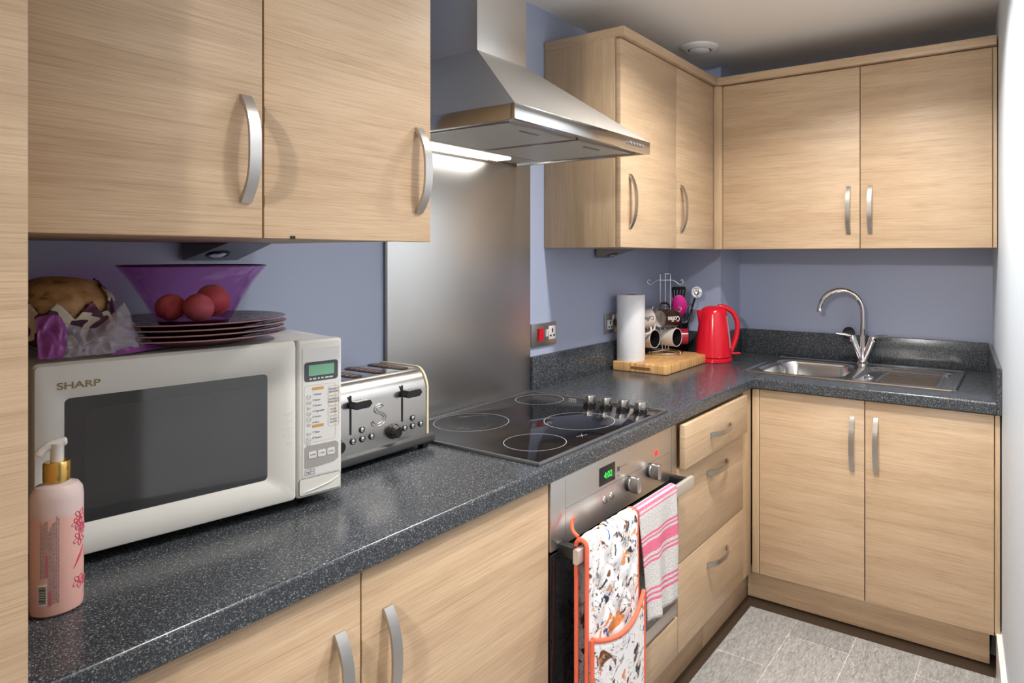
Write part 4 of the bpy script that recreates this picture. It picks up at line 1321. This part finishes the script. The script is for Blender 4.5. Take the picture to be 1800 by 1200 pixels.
def tprof(z1, y0=0.0, y1=TD, rr_=0.045):
    o = [(y0, TZ0)]
    for i in range(9):
        a = PI / 2 * i / 8
        o.append((y0 + 0.012 + rr_ * 0.55 - rr_ * 0.55 * math.cos(a) - 0.012 * (1 - i / 8), z1 - rr_ + rr_ * math.sin(a)))
    for i in range(9):
        a = PI / 2 * (1 - i / 8)
        o.append((y1 - rr_ * 0.55 + rr_ * 0.55 * math.cos(a), z1 - rr_ + rr_ * math.sin(a)))
    o.append((y1, TZ0))
    return o


bm = B(); prism(bm, tprof(TZ1), 'x', 0.0, 0.262); obj('casing', bm, 'toast_steel', t, 25, **L_)
bm = B(); prism(bm, tprof(TZ1 + 0.0025, -0.0025, TD + 0.0025), 'x', 0.262, 0.2665); obj('end_trim', bm, 'cream', t, 25, **L_)
bm = B(); prism(bm, tprof(TZ1 - 0.002, 0.001, TD - 0.001), 'x', 0.2665, 0.2695); obj('end_cap', bm, 'black', t, 25, **L_)
bm = B(); box(bm, (-0.004, -0.008, 0.012), (0.284, TD + 0.006, TZ0 + 0.003), 0.006, 3); obj('base', bm, P('dark_grey_plastic', (0.055, 0.055, 0.058), 0.4), t, **L_)
for fx in (0.02, 0.262):
    for fy in (0.012, TD - 0.012):
        bm = B(); box(bm, (fx - 0.008, fy - 0.010, 0.0), (fx + 0.008, fy + 0.010, 0.014), 0.002)
        obj('foot', bm, 'black', t, **L_)
for i in range(4):
    cx_ = 0.035 + i * 0.064
    bm = B(); prism(bm, [(a, c) for a, c in roundrect(cx_ - 0.017, 0.030, cx_ + 0.017, TD - 0.022, 0.0165)], 'z', TZ1 - 0.002, TZ1 + 0.0012)
    o = obj('slot_rim', bm, 'black', t, **L_)
    bm = B(); prism(bm, [(a, c) for a, c in roundrect(cx_ - 0.0125, 0.035, cx_ + 0.0125, TD - 0.027, 0.012)], 'z', TZ1 - 0.001, TZ1 + 0.0016)
    k = obj('slot', bm, 'element', o, **L_)
    bm = B()
    for q in range(6):
        tube(bm, [(cx_ - 0.010, 0.045 + q * 0.017, TZ1 + 0.0018), (cx_ + 0.010, 0.048 + q * 0.017, TZ1 + 0.0018)], 0.0008, 5)
    obj('slot_wires', bm, 'frame_grey', o, **L_)
for s0, lx in ((0.054, 0.0705), (0.190, 0.2080)):
    bm = B(); prism(bm, roundrect(s0 - 0.0022, 0.074, s0 + 0.0022, 0.155, 0.002, 3), 'y', -0.0008, 0.001); obj('lever_slot', bm, 'black', t, **L_)
    bm = B()
    prism(bm, [(lx - 0.024, 0.1345), (lx - 0.018, 0.1285), (lx + 0.014, 0.1285), (lx + 0.0215, 0.1360), (lx + 0.016, 0.1440), (lx - 0.018, 0.1440)], 'y', -0.022, -0.006)
    box(bm, (s0 - 0.002, -0.008, 0.132), (s0 + 0.002, 0.0, 0.140))
    k = obj('lever', bm, 'black', t, 20, **L_)
    bm = B()
    for q in range(3):
        box(bm, (lx - 0.012 + q * 0.009, -0.0215, 0.1440), (lx - 0.0105 + q * 0.009, -0.0065, 0.1446))
    obj('lever_mark', bm, 'white_plastic', k, **L_)
bc = [(0.0822, 0.0796), (0.0596, 0.0605), (0.0830, 0.0605), (0.1065, 0.0607), (0.2200, 0.0770), (0.1970, 0.0590), (0.2200, 0.0590), (0.2440, 0.0592)]
RX = Matrix.Rotation(PI / 2, 3, 'X')
for bx, bz in bc:
    bm = B(); lathe(bm, [(0, 0.003), (0.0055, 0.003), (0.0068, 0.002), (0.0072, 0), (0, 0)], (bx, 0, bz), 20, mat=RX); k = obj('button_ring', bm, 'black', t, **L_)
    bm = B(); lathe(bm, [(0, 0.0042), (0.0032, 0.004), (0.0046, 0.003), (0.0046, 0.002), (0, 0.002)], (bx, 0, bz), 20, mat=RX); obj('button', bm, 'chrome', k, **L_)
for kx in (0.018, 0.1640):
    bm = B(); lathe(bm, [(0, 0.019), (0.010, 0.019), (0.012, 0.017), (0.0135, 0.006), (0.0165, 0.004), (0.0168, 0), (0, 0)], (kx, 0, 0.0590), 28, mat=RX); k = obj('browning_knob', bm, 'black', t, 30, **L_)
    bm = B()
    for q in range(12):
        a = 2 * PI * q / 12
        box(bm, (kx + 0.0122 * math.cos(a) - 0.0008, -0.017, 0.0590 + 0.0122 * math.sin(a) - 0.0008), (kx + 0.0122 * math.cos(a) + 0.0008, -0.005, 0.0590 + 0.0122 * math.sin(a) + 0.0008))
    obj('knob_ribs', bm, 'frame_grey', k, **L_)
# embossed S-shaped swan mark
bm = B()
sp_ = [(0.140, 0.1185), (0.133, 0.1245), (0.121, 0.1230), (0.116, 0.1150), (0.120, 0.1080), (0.131, 0.1035), (0.140, 0.0965), (0.137, 0.0870), (0.126, 0.0835), (0.115, 0.0870), (0.112, 0.0930)]
tube(bm, smoothpath([(a - 0.002, -0.0002, c) for a, c in sp_], 6), 0.0016, 8)
sp2 = [(0.136, 0.1165), (0.131, 0.1195), (0.124, 0.1180), (0.1225, 0.1135), (0.128, 0.1095), (0.139, 0.1040), (0.1465, 0.0960), (0.1435, 0.0840), (0.128, 0.0780), (0.111, 0.0820), (0.108, 0.0910)]
tube(bm, smoothpath([(a - 0.002, -0.0002, c) for a, c in sp2], 6), 0.0012, 8)
obj('embossed_mark', bm, 'toast_steel', t, 60, **L_)

# ------------------------------------------------------------------ lotion bottle
LB = Vector((-2.6900, -0.374, ZW))
t = thing('lotion_bottle', 'pink pump lotion bottle with gold collar beside the microwave', 'bottle', LB, math.radians(-6))
bmat = bpy.data.materials.new('milky_pink_plastic'); n, l = nt(bmat); b = n['Principled BSDF']; b.inputs['Roughness'].default_value = 0.22
tc = n.new('ShaderNodeTexCoord'); sp = n.new('ShaderNodeSeparateXYZ'); l.new(tc.outputs['Object'], sp.inputs[0])
no = n.new('ShaderNodeTexNoise'); no.inputs['Scale'].default_value = 40; l.new(tc.outputs['Object'], no.inputs['Vector'])
ad = node(n, 'ShaderNodeMath', operation='MULTIPLY_ADD'); ad.inputs[1].default_value = 0.012; l.new(no.outputs['Fac'], ad.inputs[0]); l.new(sp.outputs['Z'], ad.inputs[2])
rr = ramp(n, [(0.0, (0.74, 0.43, 0.38)), (0.126, (0.72, 0.43, 0.39)), (0.130, (0.66, 0.52, 0.51)), (0.18, (0.72, 0.60, 0.60))]); l.new(ad.outputs[0], rr.inputs['Fac']); l.new(rr.outputs['Color'], b.inputs['Base Color'])
bm = B(); lathe(bm, [(0, 0.0), (0.022, 0.0), (0.0262, 0.003), (0.0272, 0.009), (0.0274, 0.14), (0.0262, 0.150), (0.022, 0.1565), (0.014, 0.1595), (0.0125, 0.163), (0, 0.163)], (0, 0, 0), 48, sx=1.0, sy=0.86); obj('container', bm, bmat, t, **L_)
bm = B(); lathe(bm, [(0, 0.161), (0.0138, 0.161), (0.0142, 0.163), (0.0142, 0.183), (0.0130, 0.185), (0, 0.185)], (0, 0, 0), 36); obj('collar', bm, 'gold', t, **L_)
bm = B(); lathe(bm, [(0, 0.185), (0.0068, 0.185), (0.0068, 0.202), (0.0075, 0.203), (0.0085, 0.2075), (0, 0.210)], (0, 0, 0), 24)
tube(bm, smoothpath([(0.010, -0.002, 0.2085), (0.0, 0.0, 0.2075), (-0.009, 0.0015, 0.2045), (-0.016, 0.003, 0.1985), (-0.018, 0.004, 0.1945)], 5), [0.003] + [0.0055] * 10 + [0.0050] * 8 + [0.0035, 0.003], 14)
obj('pump', bm, 'white_plastic', t, **L_)
# printing on the side that faces the room
pp_ = P('pink_print', (0.70, 0.10, 0.20), 0.4)
M['pink_print'] = pp_
M['grey_print'] = P('grey_print', (0.34, 0.26, 0.28), 0.5)


def on_bottle(a, z, e=0.0004):
    return Vector(((0.0274 + e) * math.sin(a), -(0.0274 + e) * 0.86 * math.cos(a), z))


def bot_strip(bm, a0, a1, z0, z1, e=0.0004):
    k = max(1, int((a1 - a0) / 0.12))
    for i in range(k):
        p, q = a0 + (a1 - a0) * i / k, a0 + (a1 - a0) * (i + 1) / k
        bm.faces.new([bm.verts.new(on_bottle(*c, e)) for c in ((p, z0), (q, z0), (q, z1), (p, z1))])


AB = -0.62   # centre of the printed block, angle from the front
bm = B()
bot_strip(bm, AB - 0.30, AB + 0.08, 0.017, 0.043)
obj('label_patch', bm, 'white_plastic', t, **L_)
bm = B()
rnd = random.Random(3)
z_ = 0.019
while z_ < 0.0405:
    h_ = rnd.choice((0.0004, 0.0007, 0.0011))
    bot_strip(bm, AB - 0.26, AB + 0.04, z_, z_ + h_, 0.0006)
    z_ += h_ + rnd.choice((0.0004, 0.0008))
obj('barcode', bm, 'black', t, **L_)
bm = B()
for c_ in range(11):
    a0 = AB - 0.20 + c_ * 0.068
    z_ = 0.050 if c_ < 5 else 0.018
    while z_ < (0.118 if c_ < 7 else 0.125) - rnd.random() * 0.012:
        h_ = rnd.uniform(0.002, 0.006)
        bot_strip(bm, a0, a0 + 0.034, z_, z_ + h_, 0.0004)
        z_ += h_ + 0.0009
obj('small_print', bm, 'grey_print', t, **L_)
bm = B()
bot_strip(bm, AB + 0.06, AB + 0.10, 0.052, 0.078, 0.0007); bot_strip(bm, AB + 0.17, AB + 0.23, 0.016, 0.034, 0.0007)
for (a0, z0, s_) in ((0.72, 0.035, 1.0), (0.75, 0.088, 1.0), (0.80, 0.115, 1.1), (1.02, 0.100, 0.8), (0.62, 0.108, 0.8), (1.05, 0.034, 0.7), (0.80, 0.102, 0.8)):
    for q in range(5):
        a_ = 2 * PI * q / 5 + s_
        pts_ = []
        for i in range(9):
            w_ = i / 8 * 2 * PI
            la, lb = 0.0045 * s_ * (1 + math.cos(w_)), 0.0024 * s_ * math.sin(w_)
            u_, v_ = la * math.cos(a_) - lb * math.sin(a_), la * math.sin(a_) + lb * math.cos(a_)
            pts_.append(on_bottle(a0 + u_ / 0.0274, z0 + v_, 0.0004))
        tube(bm, pts_[:-1], 0.00035, 4, closed=True)
obj('floral_print', bm, 'pink_print', t, 60, **L_)
bm = B()
tube(bm, [on_bottle(0.45 + 0.05 * i, 0.053 + 0.0022 * i, 0.0004) for i in range(12)], [0.0003 + 0.0002 * min(i, 11 - i) for i in range(12)], 5)
obj('ribbon_print', bm, 'pink_print', t, 60, **L_)

# ------------------------------------------------------------------ chopping board and what stands on it
bwm = bpy.data.materials.new('end_grain_bamboo'); n, l = nt(bwm); b = n['Principled BSDF']; b.inputs['Roughness'].default_value = 0.4
br = n.new('ShaderNodeTexBrick'); br.offset = 0.5
for k_, val in (('Scale', 1.0), ('Brick Width', 0.045), ('Row Height', 0.022), ('Mortar Size', 0.0004)):
    br.inputs[k_].default_value = val
br.inputs['Color1'].default_value = (0.76, 0.47, 0.21, 1); br.inputs['Color2'].default_value = (0.64, 0.37, 0.15, 1); br.inputs['Mortar'].default_value = (0.36, 0.17, 0.06, 1)
tc = n.new('ShaderNodeTexCoord'); l.new(tc.outputs['Object'], br.inputs['Vector'])
no = n.new('ShaderNodeTexNoise'); no.inputs['Scale'].default_value = 1; no.inputs['Detail'].default_value = 4; l.new(coords(n, l, (90, 90, 6), False), no.inputs['Vector'])
rr = ramp(n, [(0.35, (0.72, 0.68, 0.62)), (0.65, (1.12, 1.10, 1.06))]); l.new(no.outputs['Fac'], rr.inputs['Fac'])
mx = node(n, 'ShaderNodeMix', data_type='RGBA', blend_type='MULTIPLY'); mx.inputs['Factor'].default_value = 1; l.new(br.outputs['Color'], mx.inputs['A']); l.new(rr.outputs['Color'], mx.inputs['B']); l.new(mx.outputs['Result'], b.inputs['Base Color'])
ZBd = ZW + 0.036
t = thing('chopping_board', 'thick end-grain wooden chopping board in the corner of the worktop', 'chopping board', (-0.58, -0.15, ZW))
bm = B(); box(bm, (-0.782, -0.262, ZW + 0.0005), (-0.388, -0.030, ZBd), 0.004, 3); obj('board', bm, bwm, t)
bm = B(); prism(bm, [(y, z) for y, z in roundrect(-0.195, ZW + 0.0115, -0.110, ZW + 0.0225, 0.0054)], 'x', -0.7826, -0.778); obj('grip_slot', bm, P('grip_recess', (0.20, 0.085, 0.03), 0.7), t)

t = thing('paper_towel_roll', 'upright white kitchen paper roll standing on the chopping board', 'paper towel', (-0.722, -0.078, ZBd))
bm = B(); lathe(bm, [(0.020, 0), (0.054, 0), (0.0550, 0.002), (0.0550, 0.253), (0.054, 0.255), (0.020, 0.255), (0.020, 0)], (-0.722, -0.078, ZBd), 56); obj('paper', bm, 'paper', t, 50)
bm = B(); lathe(bm, [(0.0185, 0.001), (0.020, 0.001), (0.020, 0.256), (0.0185, 0.256), (0.0185, 0.001)], (-0.722, -0.078, ZBd), 32); obj('core', bm, P('cardboard', (0.30, 0.22, 0.15), 0.8), t, 50)

# mug tree
TC = Vector((-0.492, -0.112, ZBd))
t = thing('mug_tree', 'chrome wire mug tree holding mugs on the chopping board', 'mug tree', TC)
rtv, fwv = Vector((0.554, -0.8325, 0)), Vector((0.8325, 0.554, 0))
bm = B()
tube(bm, [TC + Vector((0.072 * math.cos(2 * PI * i / 40), 0.072 * math.sin(2 * PI * i / 40), 0.008)) for i in range(40)], 0.0028, 8, closed=True)
for a in (0.4, 2.5, 4.6):
    bmesh.ops.create_uvsphere(bm, u_segments=14, v_segments=10, radius=0.0065, matrix=Matrix.Translation(TC + Vector((0.072 * math.cos(a), 0.072 * math.sin(a), 0.0068))))
    tube(bm, [TC + Vector((0.072 * math.cos(a), 0.072 * math.sin(a), 0.008)), TC + Vector((0, 0, 0.014))], 0.0022, 8)
obj('base', bm, 'chrome', t, 60)
bm = B()
for s in (-0.021, 0.0, 0.021):
    tube(bm, [TC + rtv * s * 0.55 + Vector((0, 0, 0.010)), TC + rtv * s + Vector((0, 0, 0.12)), TC + rtv * s + Vector((0, 0, 0.332))], 0.0021, 8)
tube(bm, [TC + rtv * 0.024 * math.cos(2 * PI * i / 24) + fwv * 0.012 * math.sin(2 * PI * i / 24) + Vector((0, 0, 0.332)) for i in range(24)], 0.0022, 8, closed=True)
obj('post', bm, 'chrome', t, 60)
for zz, sg in ((0.305, 0), (0.195, 1)):
    for k_ in range(2):
        s = -1 if k_ else 1
        d_ = rtv if sg == 0 else (rtv * 0.8 + fwv * 0.6 * (1 if k_ else -1))
        pts_ = [(0.0, 0.0), (0.030, 0.0), (0.048, -0.010), (0.062, -0.018), (0.074, -0.010), (0.070, 0.002), (0.062, -0.002)]
        bm = B(); tube(bm, smoothpath([TC + d_ * s * a + Vector((0, 0, zz + c)) for a, c in pts_], 6), 0.0024, 8); obj('hook', bm, 'chrome', t, 60)


def mug(label, mouth, axis, out, inn, r=0.039, h=0.088, hdir=(0, 0, 1), words=None, wmat='white_plastic'):
    """a mug lying on its side; mouth = centre of its opening, axis points out of the mouth"""
    ax = Vector(axis).normalized()
    mouth = Vector(mouth)
    base = mouth - ax * h
    hv = Vector(hdir)
    hv = (hv - ax * hv.dot(ax)).normalized()
    q = Matrix((hv, ax.cross(hv), ax)).transposed()
    t = thing('mug', label, 'mug', base, 0, 'mugs hanging on the mug tree')
    bm = B(); lathe(bm, [(0, 0), (r * 0.9, 0), (r * 0.98, 0.003), (r, 0.008), (r, h - 0.001), (r - 0.0012, h), (r - 0.0030, h - 0.001)], base, 44, mat=q); obj('cup', bm, out, t, 50)
    bm = B(); lathe(bm, [(r - 0.0030, h - 0.001), (r - 0.0034, 0.010), (r * 0.8, 0.005), (0, 0.005)], base, 44, mat=q); obj('inside', bm, inn, t, 50)
    bm = B(); hp = smoothpath([(r - 0.001, 0, h * 0.80), (r + 0.020, 0, h * 0.78), (r + 0.026, 0, h * 0.52), (r + 0.018, 0, h * 0.28), (r - 0.001, 0, h * 0.22)], 6)
    tube(bm, [base + q @ p for p in hp], 0.0048, 10); obj('mug_handle', bm, out, t, 60)
    return t, base, q


mug('black and brown mug with upside-down white word, mouth facing left', (-0.545, -0.112, 1.0945), (-0.93, 0.33, 0.02), 'brown_ceramic', 'white_ceramic', 0.0385, 0.088, (0.1, 0.2, 1))
mug('cream mug lowest on the left of the tree, black inside', (-0.560, -0.100, 1.0125), (-0.12, -0.99, 0.02), 'white_ceramic', 'black_ceramic', 0.0385, 0.060, (0.3, 0, 1))
mug('pinkish cream mug lowest on the right of the tree, black inside', (-0.478, -0.160, 1.0145), (-0.12, -0.99, 0.0), 'white_ceramic', 'black_ceramic', 0.0385, 0.088, (0.3, 0, 1))
mug('dark red mug at the back of the tree near the kettle', (-0.372, -0.157, 1.008), (0.55, -0.83, 0.0), 'dark_red', 'black_ceramic', 0.034, 0.068, (0.8, 0.55, 0))
mt, mb, mq = mug('cream mug with dark lettering behind the paper roll', (-0.640, -0.045, 1.090), (-0.80, 0.40, -0.10), 'white_ceramic', 'white_ceramic', 0.0385, 0.085, (0, -0.6, -1))
# word on the brown mug
for o in [o for o in bpy.data.objects if o.name.startswith('mug') and o.get('label', '').startswith('black and brown')]:
    ax = Vector((-0.93, 0.33, 0.02)).normalized()
    base = Vector(o['_o'])
    side = (Vector((-3.03, -1.38, 1.20)) - base); side = (side - ax * side.dot(ax)).normalized()
    up_ = side.cross(ax) 
    if up_.z < 0:
        up_ = -up_
    # curved lettering: wrap flat text round the cup
    tx = text('word', 'Coffee', 0.030, 'white_plastic', o, Matrix.Identity(4), 0.0003, bold=0.0004, local=True)
    right = ax  # upside-down, reading along the axis
    for v in tx.data.vertices:
        p = v.co.copy()
        a = p.y / 0.0387
        rad = 0.0387 + p.z + 0.0004
        dirv = side * math.cos(a) - up_ * math.sin(a)
        v.co = ax * (0.044 + p.x * 0.82) + dirv * rad
for o in [mt]:
    ax = Vector((-0.80, 0.40, -0.10)).normalized()
    base = Vector(o['_o'])
    side = (Vector((-3.03, -1.38, 1.25)) - base); side = (side - ax * side.dot(ax)).normalized()
    up_ = side.cross(ax)
    if up_.z < 0:
        up_ = -up_
    tx = text('word', 'Coffee', 0.024, 'dark_print', o, Matrix.Identity(4), 0.0003, bold=0.0004, local=True)
    for v in tx.data.vertices:
        p = v.co.copy()
        a = p.y / 0.0387
        dirv = side * math.cos(a) - up_ * math.sin(a)
        v.co = ax * (0.038 + p.x * 0.8) + dirv * (0.0389 + p.z)

# utensils in a smoky pot behind the mugs
UC = Vector((-0.293, -0.085, ZW))
t = thing('utensil_pot', 'smoky glass utensil pot behind the mugs and kettle', 'pot', UC)
bm = B(); lathe(bm, [(0, 0), (0.036, 0), (0.038, 0.004), (0.043, 0.19), (0.041, 0.19), (0.036, 0.006), (0, 0.006)], UC, 44); obj('jar', bm, 'smoke_glass', t, 60)


def utensil(name, label, cat, foot, neck, hmat, head_mat, head):
    t = thing(name, label, cat, foot, 0)
    foot, neck = Vector(foot), Vector(neck)
    bm = B(); tube(bm, [foot, foot.lerp(neck, 0.5), neck], [0.005, 0.0055, 0.004], 12); obj('handle', bm, hmat, t, 60)
    d = (neck - foot).normalized()
    obj('head', head(neck, d), head_mat, t, 50)


def slotted(neck, d):
    bm = B()
    s = rtv
    f = (d.cross(s)).normalized()
    pts_ = []
    L0 = 0.085
    for k_ in range(5):
        x0 = -0.026 + k_ * 0.0132
        for a, b2, wz in ((x0 - 0.0044, x0 + 0.0044, 0),):
            vs = []
            for off in (-0.0015, 0.0015):
                for u, v in ((a * 0.75, 0.022), (b2 * 0.75, 0.022), (b2, L0 - 0.010), (a, L0 - 0.010)):
                    vs.append(bm.verts.new(neck + s * u + d * v + f * off))
            for q in ((0, 1, 2, 3), (7, 6, 5, 4), (0, 4, 5, 1), (1, 5, 6, 2), (2, 6, 7, 3), (3, 7, 4, 0)):
                bm.faces.new([vs[i] for i in q])
    for v0, v1, w0, w1 in ((L0 - 0.014, L0, 0.031, 0.027), (-0.004, 0.026, 0.008, 0.026)):
        vs = []
        for off in (-0.0016, 0.0016):
            for u, v in ((-w0, v0), (w0, v0), (w1, v1), (-w1, v1)):
                vs.append(bm.verts.new(neck + s * u + d * v + f * off))
        for q in ((0, 1, 2, 3), (7, 6, 5, 4), (0, 4, 5, 1), (1, 5, 6, 2), (2, 6, 7, 3), (3, 7, 4, 0)):
            bm.faces.new([vs[i] for i in q])
    return bm


def spoon(neck, d):
    bm = B()
    g = bmesh.ops.create_uvsphere(bm, u_segments=32, v_segments=20, radius=1)
    s = rtv
    f = d.cross(s).normalized()
    for v in g['verts']:
        p = v.co.copy()
        v.co = neck + d * (0.042 + p.z * 0.053) + s * p.x * 0.033 + f * (p.y * 0.007 - 0.008 * (1 - p.x * p.x - p.z * p.z))
    return bm


def ladle(neck, d):
    bm = B()
    c = neck + d * 0.030
    ax = (Vector((-1.2, -1.0, 0.3))).normalized()
    q = ax.to_track_quat('Z', 'Y').to_matrix()
    lathe(bm, [(0, -0.020), (0.012, -0.017), (0.020, -0.008), (0.023, 0.002), (0.0222, 0.002), (0.019, -0.007), (0.011, -0.015), (0, -0.018)], c, 32, mat=q)
    return bm


utensil('slotted_turner', 'black slotted turner standing behind the mug tree', 'utensil', UC + Vector((-0.018, 0.016, 0.012)), (-0.372, -0.112, 1.140), 'black', 'black', slotted)
utensil('serving_spoon', 'bright magenta silicone spoon standing between mugs and kettle', 'utensil', UC + Vector((-0.014, -0.014, 0.012)), (-0.398, -0.1330, 1.105), 'black', 'pink', spoon)
utensil('ladle', 'small steel ladle with black handle above the red kettle', 'utensil', UC + Vector((0.015, 0.015, 0.012)), (-0.338, -0.176, 1.170), 'black', 'chrome', ladle)


def whisk(neck, d):
    bm = B()
    s = rtv
    f = d.cross(s).normalized()
    for k_ in range(5):
        a = PI * k_ / 5
        u = s * math.cos(a) + f * math.sin(a)
        tube(bm, [neck + d * (0.085 * (0.5 - 0.5 * math.cos(PI * i / 10)) if True else 0) + u * 0.026 * math.sin(PI * i / 10) * (1 if i <= 10 else 1) for i in range(11)], 0.0013, 6)
        tube(bm, [neck + d * (0.085 * (0.5 - 0.5 * math.cos(PI * i / 10))) - u * 0.026 * math.sin(PI * i / 10) for i in range(11)], 0.0013, 6)
    return bm


utensil('whisk', 'dark wire whisk leaning in the pot left of the kettle', 'utensil', UC + Vector((-0.015, 0.010, 0.012)), (-0.335, -0.125, 1.060), 'black', 'frame_grey', whisk)

# ------------------------------------------------------------------ kettle
KC = Vector((-0.352, -0.268, ZW))
t = thing('kettle', 'bright red cordless electric kettle in the worktop corner', 'kettle', KC, math.atan2(-0.8325, 0.554))
bm = B(); lathe(bm, [(0, 0), (0.074, 0), (0.077, 0.003), (0.0775, 0.014), (0.074, 0.0175), (0, 0.0175)], (0, 0, 0), 56); obj('power_base', bm, 'red_gloss', t, **L_)
bm = B()
prof = [(0, 0.019), (0.072, 0.019), (0.075, 0.023), (0.0750, 0.035), (0.0715, 0.09), (0.064, 0.15), (0.0555, 0.200), (0.0525, 0.214), (0.050, 0.2165), (0, 0.2165)]
lathe(bm, prof, (0, 0, 0), 64)
obj('body', bm, 'red_gloss', t, **L_)
bm = B()
# spout lip on the left
vs = []
for y, x, z in ((-0.020, -0.048, 0.214), (0.020, -0.048, 0.214), (0.0, -0.073, 0.2145), (-0.018, -0.056, 0.165), (0.018, -0.056, 0.165), (0.0, -0.0625, 0.150)):
    vs.append(bm.verts.new((x, y, z)))
for f in ((0, 2, 1), (0, 3, 2), (3, 5, 2), (2, 5, 4), (2, 4, 1), (0, 1, 4, 5, 3)):
    bm.faces.new([vs[i] for i in f])
bmesh.ops.subdivide_edges(bm, edges=bm.edges[:], cuts=3, smooth=0.4, use_grid_fill=True)
obj('spout', bm, 'red_gloss', t, 60, **L_)
bm = B(); lathe(bm, [(0.050, 0.2165), (0.047, 0.221), (0.036, 0.228), (0.018, 0.2325), (0, 0.2335)], (0.0, 0, 0), 48); obj('lid', bm, 'red_gloss', t, 60, **L_)
hp = smoothpath([(0.018, 0, 0.2285), (0.045, 0, 0.2265), (0.080, 0, 0.205), (0.0985, 0, 0.165), (0.0985, 0, 0.125), (0.088, 0, 0.080), (0.072, 0, 0.040)], 7)
bm = B()
N_ = len(hp)
rings = []
for i, p in enumerate(hp):
    tg = (hp[min(i + 1, N_ - 1)] - hp[max(i - 1, 0)]).normalized()
    nn = Vector((-tg.z, 0, tg.x))
    rings.append([bm.verts.new(p + nn * 0.0105 * math.cos(2 * PI * k_ / 14) + Vector((0, 1, 0)) * 0.0125 * math.sin(2 * PI * k_ / 14)) for k_ in range(14)])
for i in range(N_ - 1):
    for k_ in range(14):
        bm.faces.new((rings[i][k_], rings[i][(k_ + 1) % 14], rings[i + 1][(k_ + 1) % 14], rings[i + 1][k_]))
bm.faces.new(rings[0][::-1]); bm.faces.new(rings[-1])
obj('handle', bm, 'red_gloss', t, 60, **L_)
# water gauge on the side towards the room, near the handle
bm = B()
ga = -0.62
for i in range(8):
    z0, z1 = 0.060 + i * 0.0165, 0.060 + (i + 1) * 0.0165
    def rad(z):
        pk_ = [(0.035, 0.0750), (0.09, 0.0715), (0.15, 0.064), (0.2, 0.0555)]
        for (za, ra), (zb2, rb) in zip(pk_, pk_[1:]):
            if za <= z <= zb2:
                return ra + (rb - ra) * (z - za) / (zb2 - za) + 0.0010
        return 0.0755
    vs = []
    for a, z in ((ga - 0.09, z0), (ga + 0.09, z0), (ga + 0.09, z1), (ga - 0.09, z1)):
        vs.append(bm.verts.new((rad(z) * math.cos(a), rad(z) * math.sin(a), z)))
    bm.faces.new(vs)
obj('water_gauge', bm, P('grey_gauge', (0.38, 0.37, 0.36), 0.2), t, **L_)
bm = B(); box(bm, (0.066, -0.016, 0.030), (0.098, 0.008, 0.037), 0.003, 3); tube(bm, [(0.094, -0.004, 0.0335), (0.112, -0.006, 0.0335)], [0.005, 0.003], 12); obj('switch_lever', bm, 'red_gloss', t, **L_)
